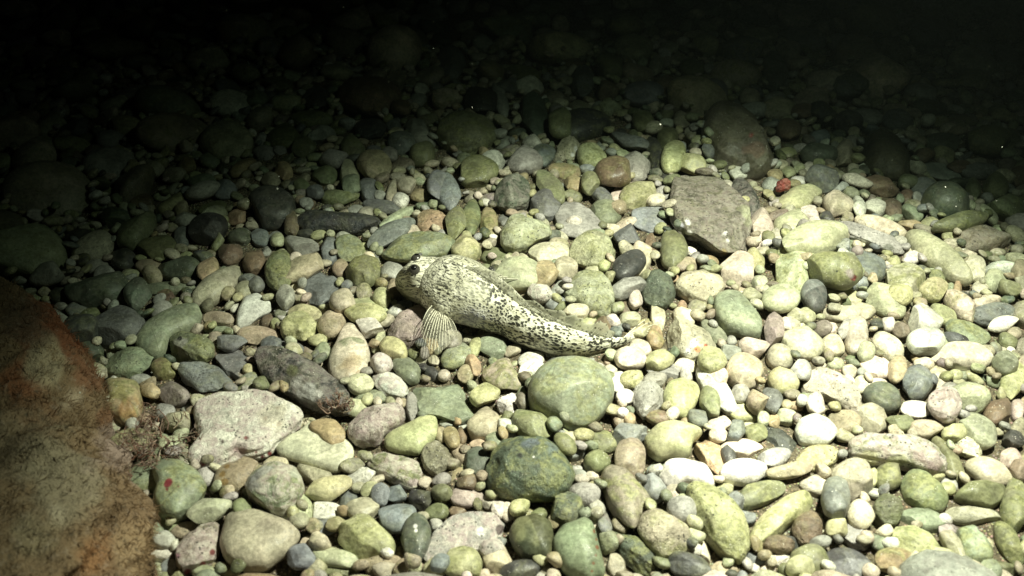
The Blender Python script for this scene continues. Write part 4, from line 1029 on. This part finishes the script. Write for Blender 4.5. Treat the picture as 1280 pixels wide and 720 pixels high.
for q, i in enumerate(pick):
    if dens[i] < -.5 + r5.uniform(-.4, .4): continue
    p0 = V[i] + P - RO; d = nv_[i] + r5.normal(size=3) * .65; d /= np.linalg.norm(d); L = r5.uniform(.0015, .0048); sd_ = np.cross(d, r5.normal(size=3)); sd_ /= np.linalg.norm(sd_); wdt = L * r5.uniform(.035, .08)
    bend = r5.normal(size=3) * L * .35; o = len(TV)
    TV += [p0 - sd_ * wdt, p0 + sd_ * wdt, p0 + d * L * .55 + bend * .4 - sd_ * wdt * .9, p0 + d * L * .55 + bend * .4 + sd_ * wdt * .9, p0 + d * L + bend]
    TF += [(o, o + 1, o + 3), (o, o + 3, o + 2), (o + 2, o + 3, o + 4)]
    t = r5.uniform(); kc = (RC[i, :3] * 1.0 + np.array([.03, .022, .016]) * t) * r5.uniform(.7, 1.35); TC += [(*kc, 1)] * 5
tu = mesh_obj('algae_turf', TV, TF, TURF, rroot, {'col': np.array(TC)}); tu['kind'] = 'stuff'

# ------------------------------------------------------------------ tufts of branching seaweed
def tuft(name, label, u, v, z, n, L, spread, cols, seed):
    r = np.random.default_rng(seed); P = place(u, v, z); VV, QQ, CC, o = [], [], [], 0
    def branch(p, d, ln, rad, depth):
        nonlocal o
        k = 6; pts = [p]
        for _ in range(k):
            d = d + r.normal(size=3) * .38; d[2] += .04; d /= np.linalg.norm(d); pts.append(pts[-1] + d * ln / k)
        tv, tq = tube(pts, np.linspace(rad, rad * .5, k + 1), 5); VV.append(tv); QQ.append(tq + o); o += len(tv)
        cl = np.array(cols[r.integers(len(cols))]) * r.uniform(.7, 1.2); CC.append(np.tile([*cl, 1], (len(tv), 1)))
        if depth:
            for _ in range(r.integers(2, 5)): branch(pts[r.integers(2, k)], d + r.normal(size=3) * .8, ln * .5, rad * .65, depth - 1)
    for _ in range(n):
        a = r.uniform(0, 6.28); q = P + np.array([math.cos(a), math.sin(a), 0]) * r.uniform(0, spread)
        d = np.array([math.cos(a) * .9, math.sin(a) * .9, r.uniform(.15, .9)]); d /= np.linalg.norm(d)
        branch(q, d, L * r.uniform(.6, 1.15), .00042, 2)
    t = mesh_obj(name, np.concatenate(VV) - P, np.concatenate(QQ), TURF, attrs={'col': np.concatenate(CC)}); t.location = P
    return tag(t, label, 'seaweed')
PK = [(.46, .34, .28), (.40, .27, .22), (.52, .43, .37), (.34, .19, .14), (.46, .38, .28)]
tuft('seaweed_tuft', 'wiry pinkish seaweed tuft between the brown rock and pink crusted slab', 196, 550, .014, 34, .021, .016, PK, 21)
tuft('seaweed_tuft', 'small feathery brown seaweed tuft on the end of the dark speckled log', 420, 510, .018, 16, .010, .007, PK, 22)
tuft('seaweed_tuft', 'wiry seaweed clump hanging over the hollow at the rock edge', 165, 575, .020, 24, .016, .012, PK, 23)

# ------------------------------------------------------------------ little things: the nub on the grey disc, a red sponge, drifting specks
s = [q for q in tr if q.short == 'nub-topped grey disc'][0]
V, Fc = ico(4); r9 = np.random.default_rng(31); nb_ = V * (1 + .12 * waves(r9, 6, 2, 4)(V))[:, None] * np.array([.0062, .0055, .0042])
top = place(718, 276, s.P[2] + s.c * .62)
fake = Stone(); fake.rng = r9; fake.col = 'W'; fake.fl = 'x'; fake.short = None
o = mesh_obj('limpet', nb_, Fc, STONE, attrs=stone_attrs(fake, nb_, Fc, top)); o.location = top
tag(o, 'small white shell-like nub on the round pale grey disc', 'shell')
P = place(979, 232, .02); V, Fc = ico(5); fake.col = 'R'
rd = V * (1 + .14 * waves(r9, 8, 2, 6)(V) + .05 * waves(r9, 10, 8, 14)(V))[:, None] * np.array([.0058, .0052, .0055])
o = mesh_obj('red_pebble', rd, Fc, STONE, attrs=stone_attrs(fake, rd, Fc, P)); o.location = P
tag(o, 'small crimson lump at the upper edge of the lit stones', 'stone')
m, nt, bs = new_mat('marine_snow'); N = NT(nt); g = N.n('ShaderNodeNewGeometry').outputs['Position']
N.l(N.mix(N.noise(g, 40, 2)[0], (.55, .55, .5), (.8, .8, .75)), bs.inputs['Base Color'])
V, Fc = ico(2); VV, FF = [], []; o = 0; r4 = np.random.default_rng(77)
for k in range(130):
    y = r4.uniform(.3, 1.2); p = np.array([r4.uniform(-.6, .6) * (.4 + y), y, r4.uniform(.03, .22)])
    VV.append(V * r4.uniform(.00018, .00042) * r4.uniform(.6, 1.3, 3) + p); FF.append(Fc + o); o += len(V)
tag(mesh_obj('drifting_particles', np.concatenate(VV), np.concatenate(FF), m), 'tiny pale specks drifting in the dark water', 'particles', kind='stuff')

# ------------------------------------------------------------------ the water itself: a faint even haze round everything
V = np.array([(x, y, z) for x in (-10, 10) for y in (-5, 15) for z in (-1.0, .85)], float)
Q = [(0, 1, 3, 2), (4, 6, 7, 5), (0, 4, 5, 1), (2, 3, 7, 6), (0, 2, 6, 4), (1, 5, 7, 3)]
m = bpy.data.materials.new('water_haze'); m.use_nodes = True; nt = m.node_tree
nt.nodes.remove(nt.nodes['Principled BSDF']); pv = nt.nodes.new('ShaderNodeVolumePrincipled')
pv.inputs['Color'].default_value = (.72, .90, .82, 1); pv.inputs['Density'].default_value = .012; pv.inputs['Anisotropy'].default_value = .5
nt.links.new(pv.outputs[0], nt.nodes['Material Output'].inputs['Volume'])
tag(mesh_obj('haze', V, Q, m, smooth=False), 'faint greenish haze of the water round the whole scene', 'haze', kind='stuff')
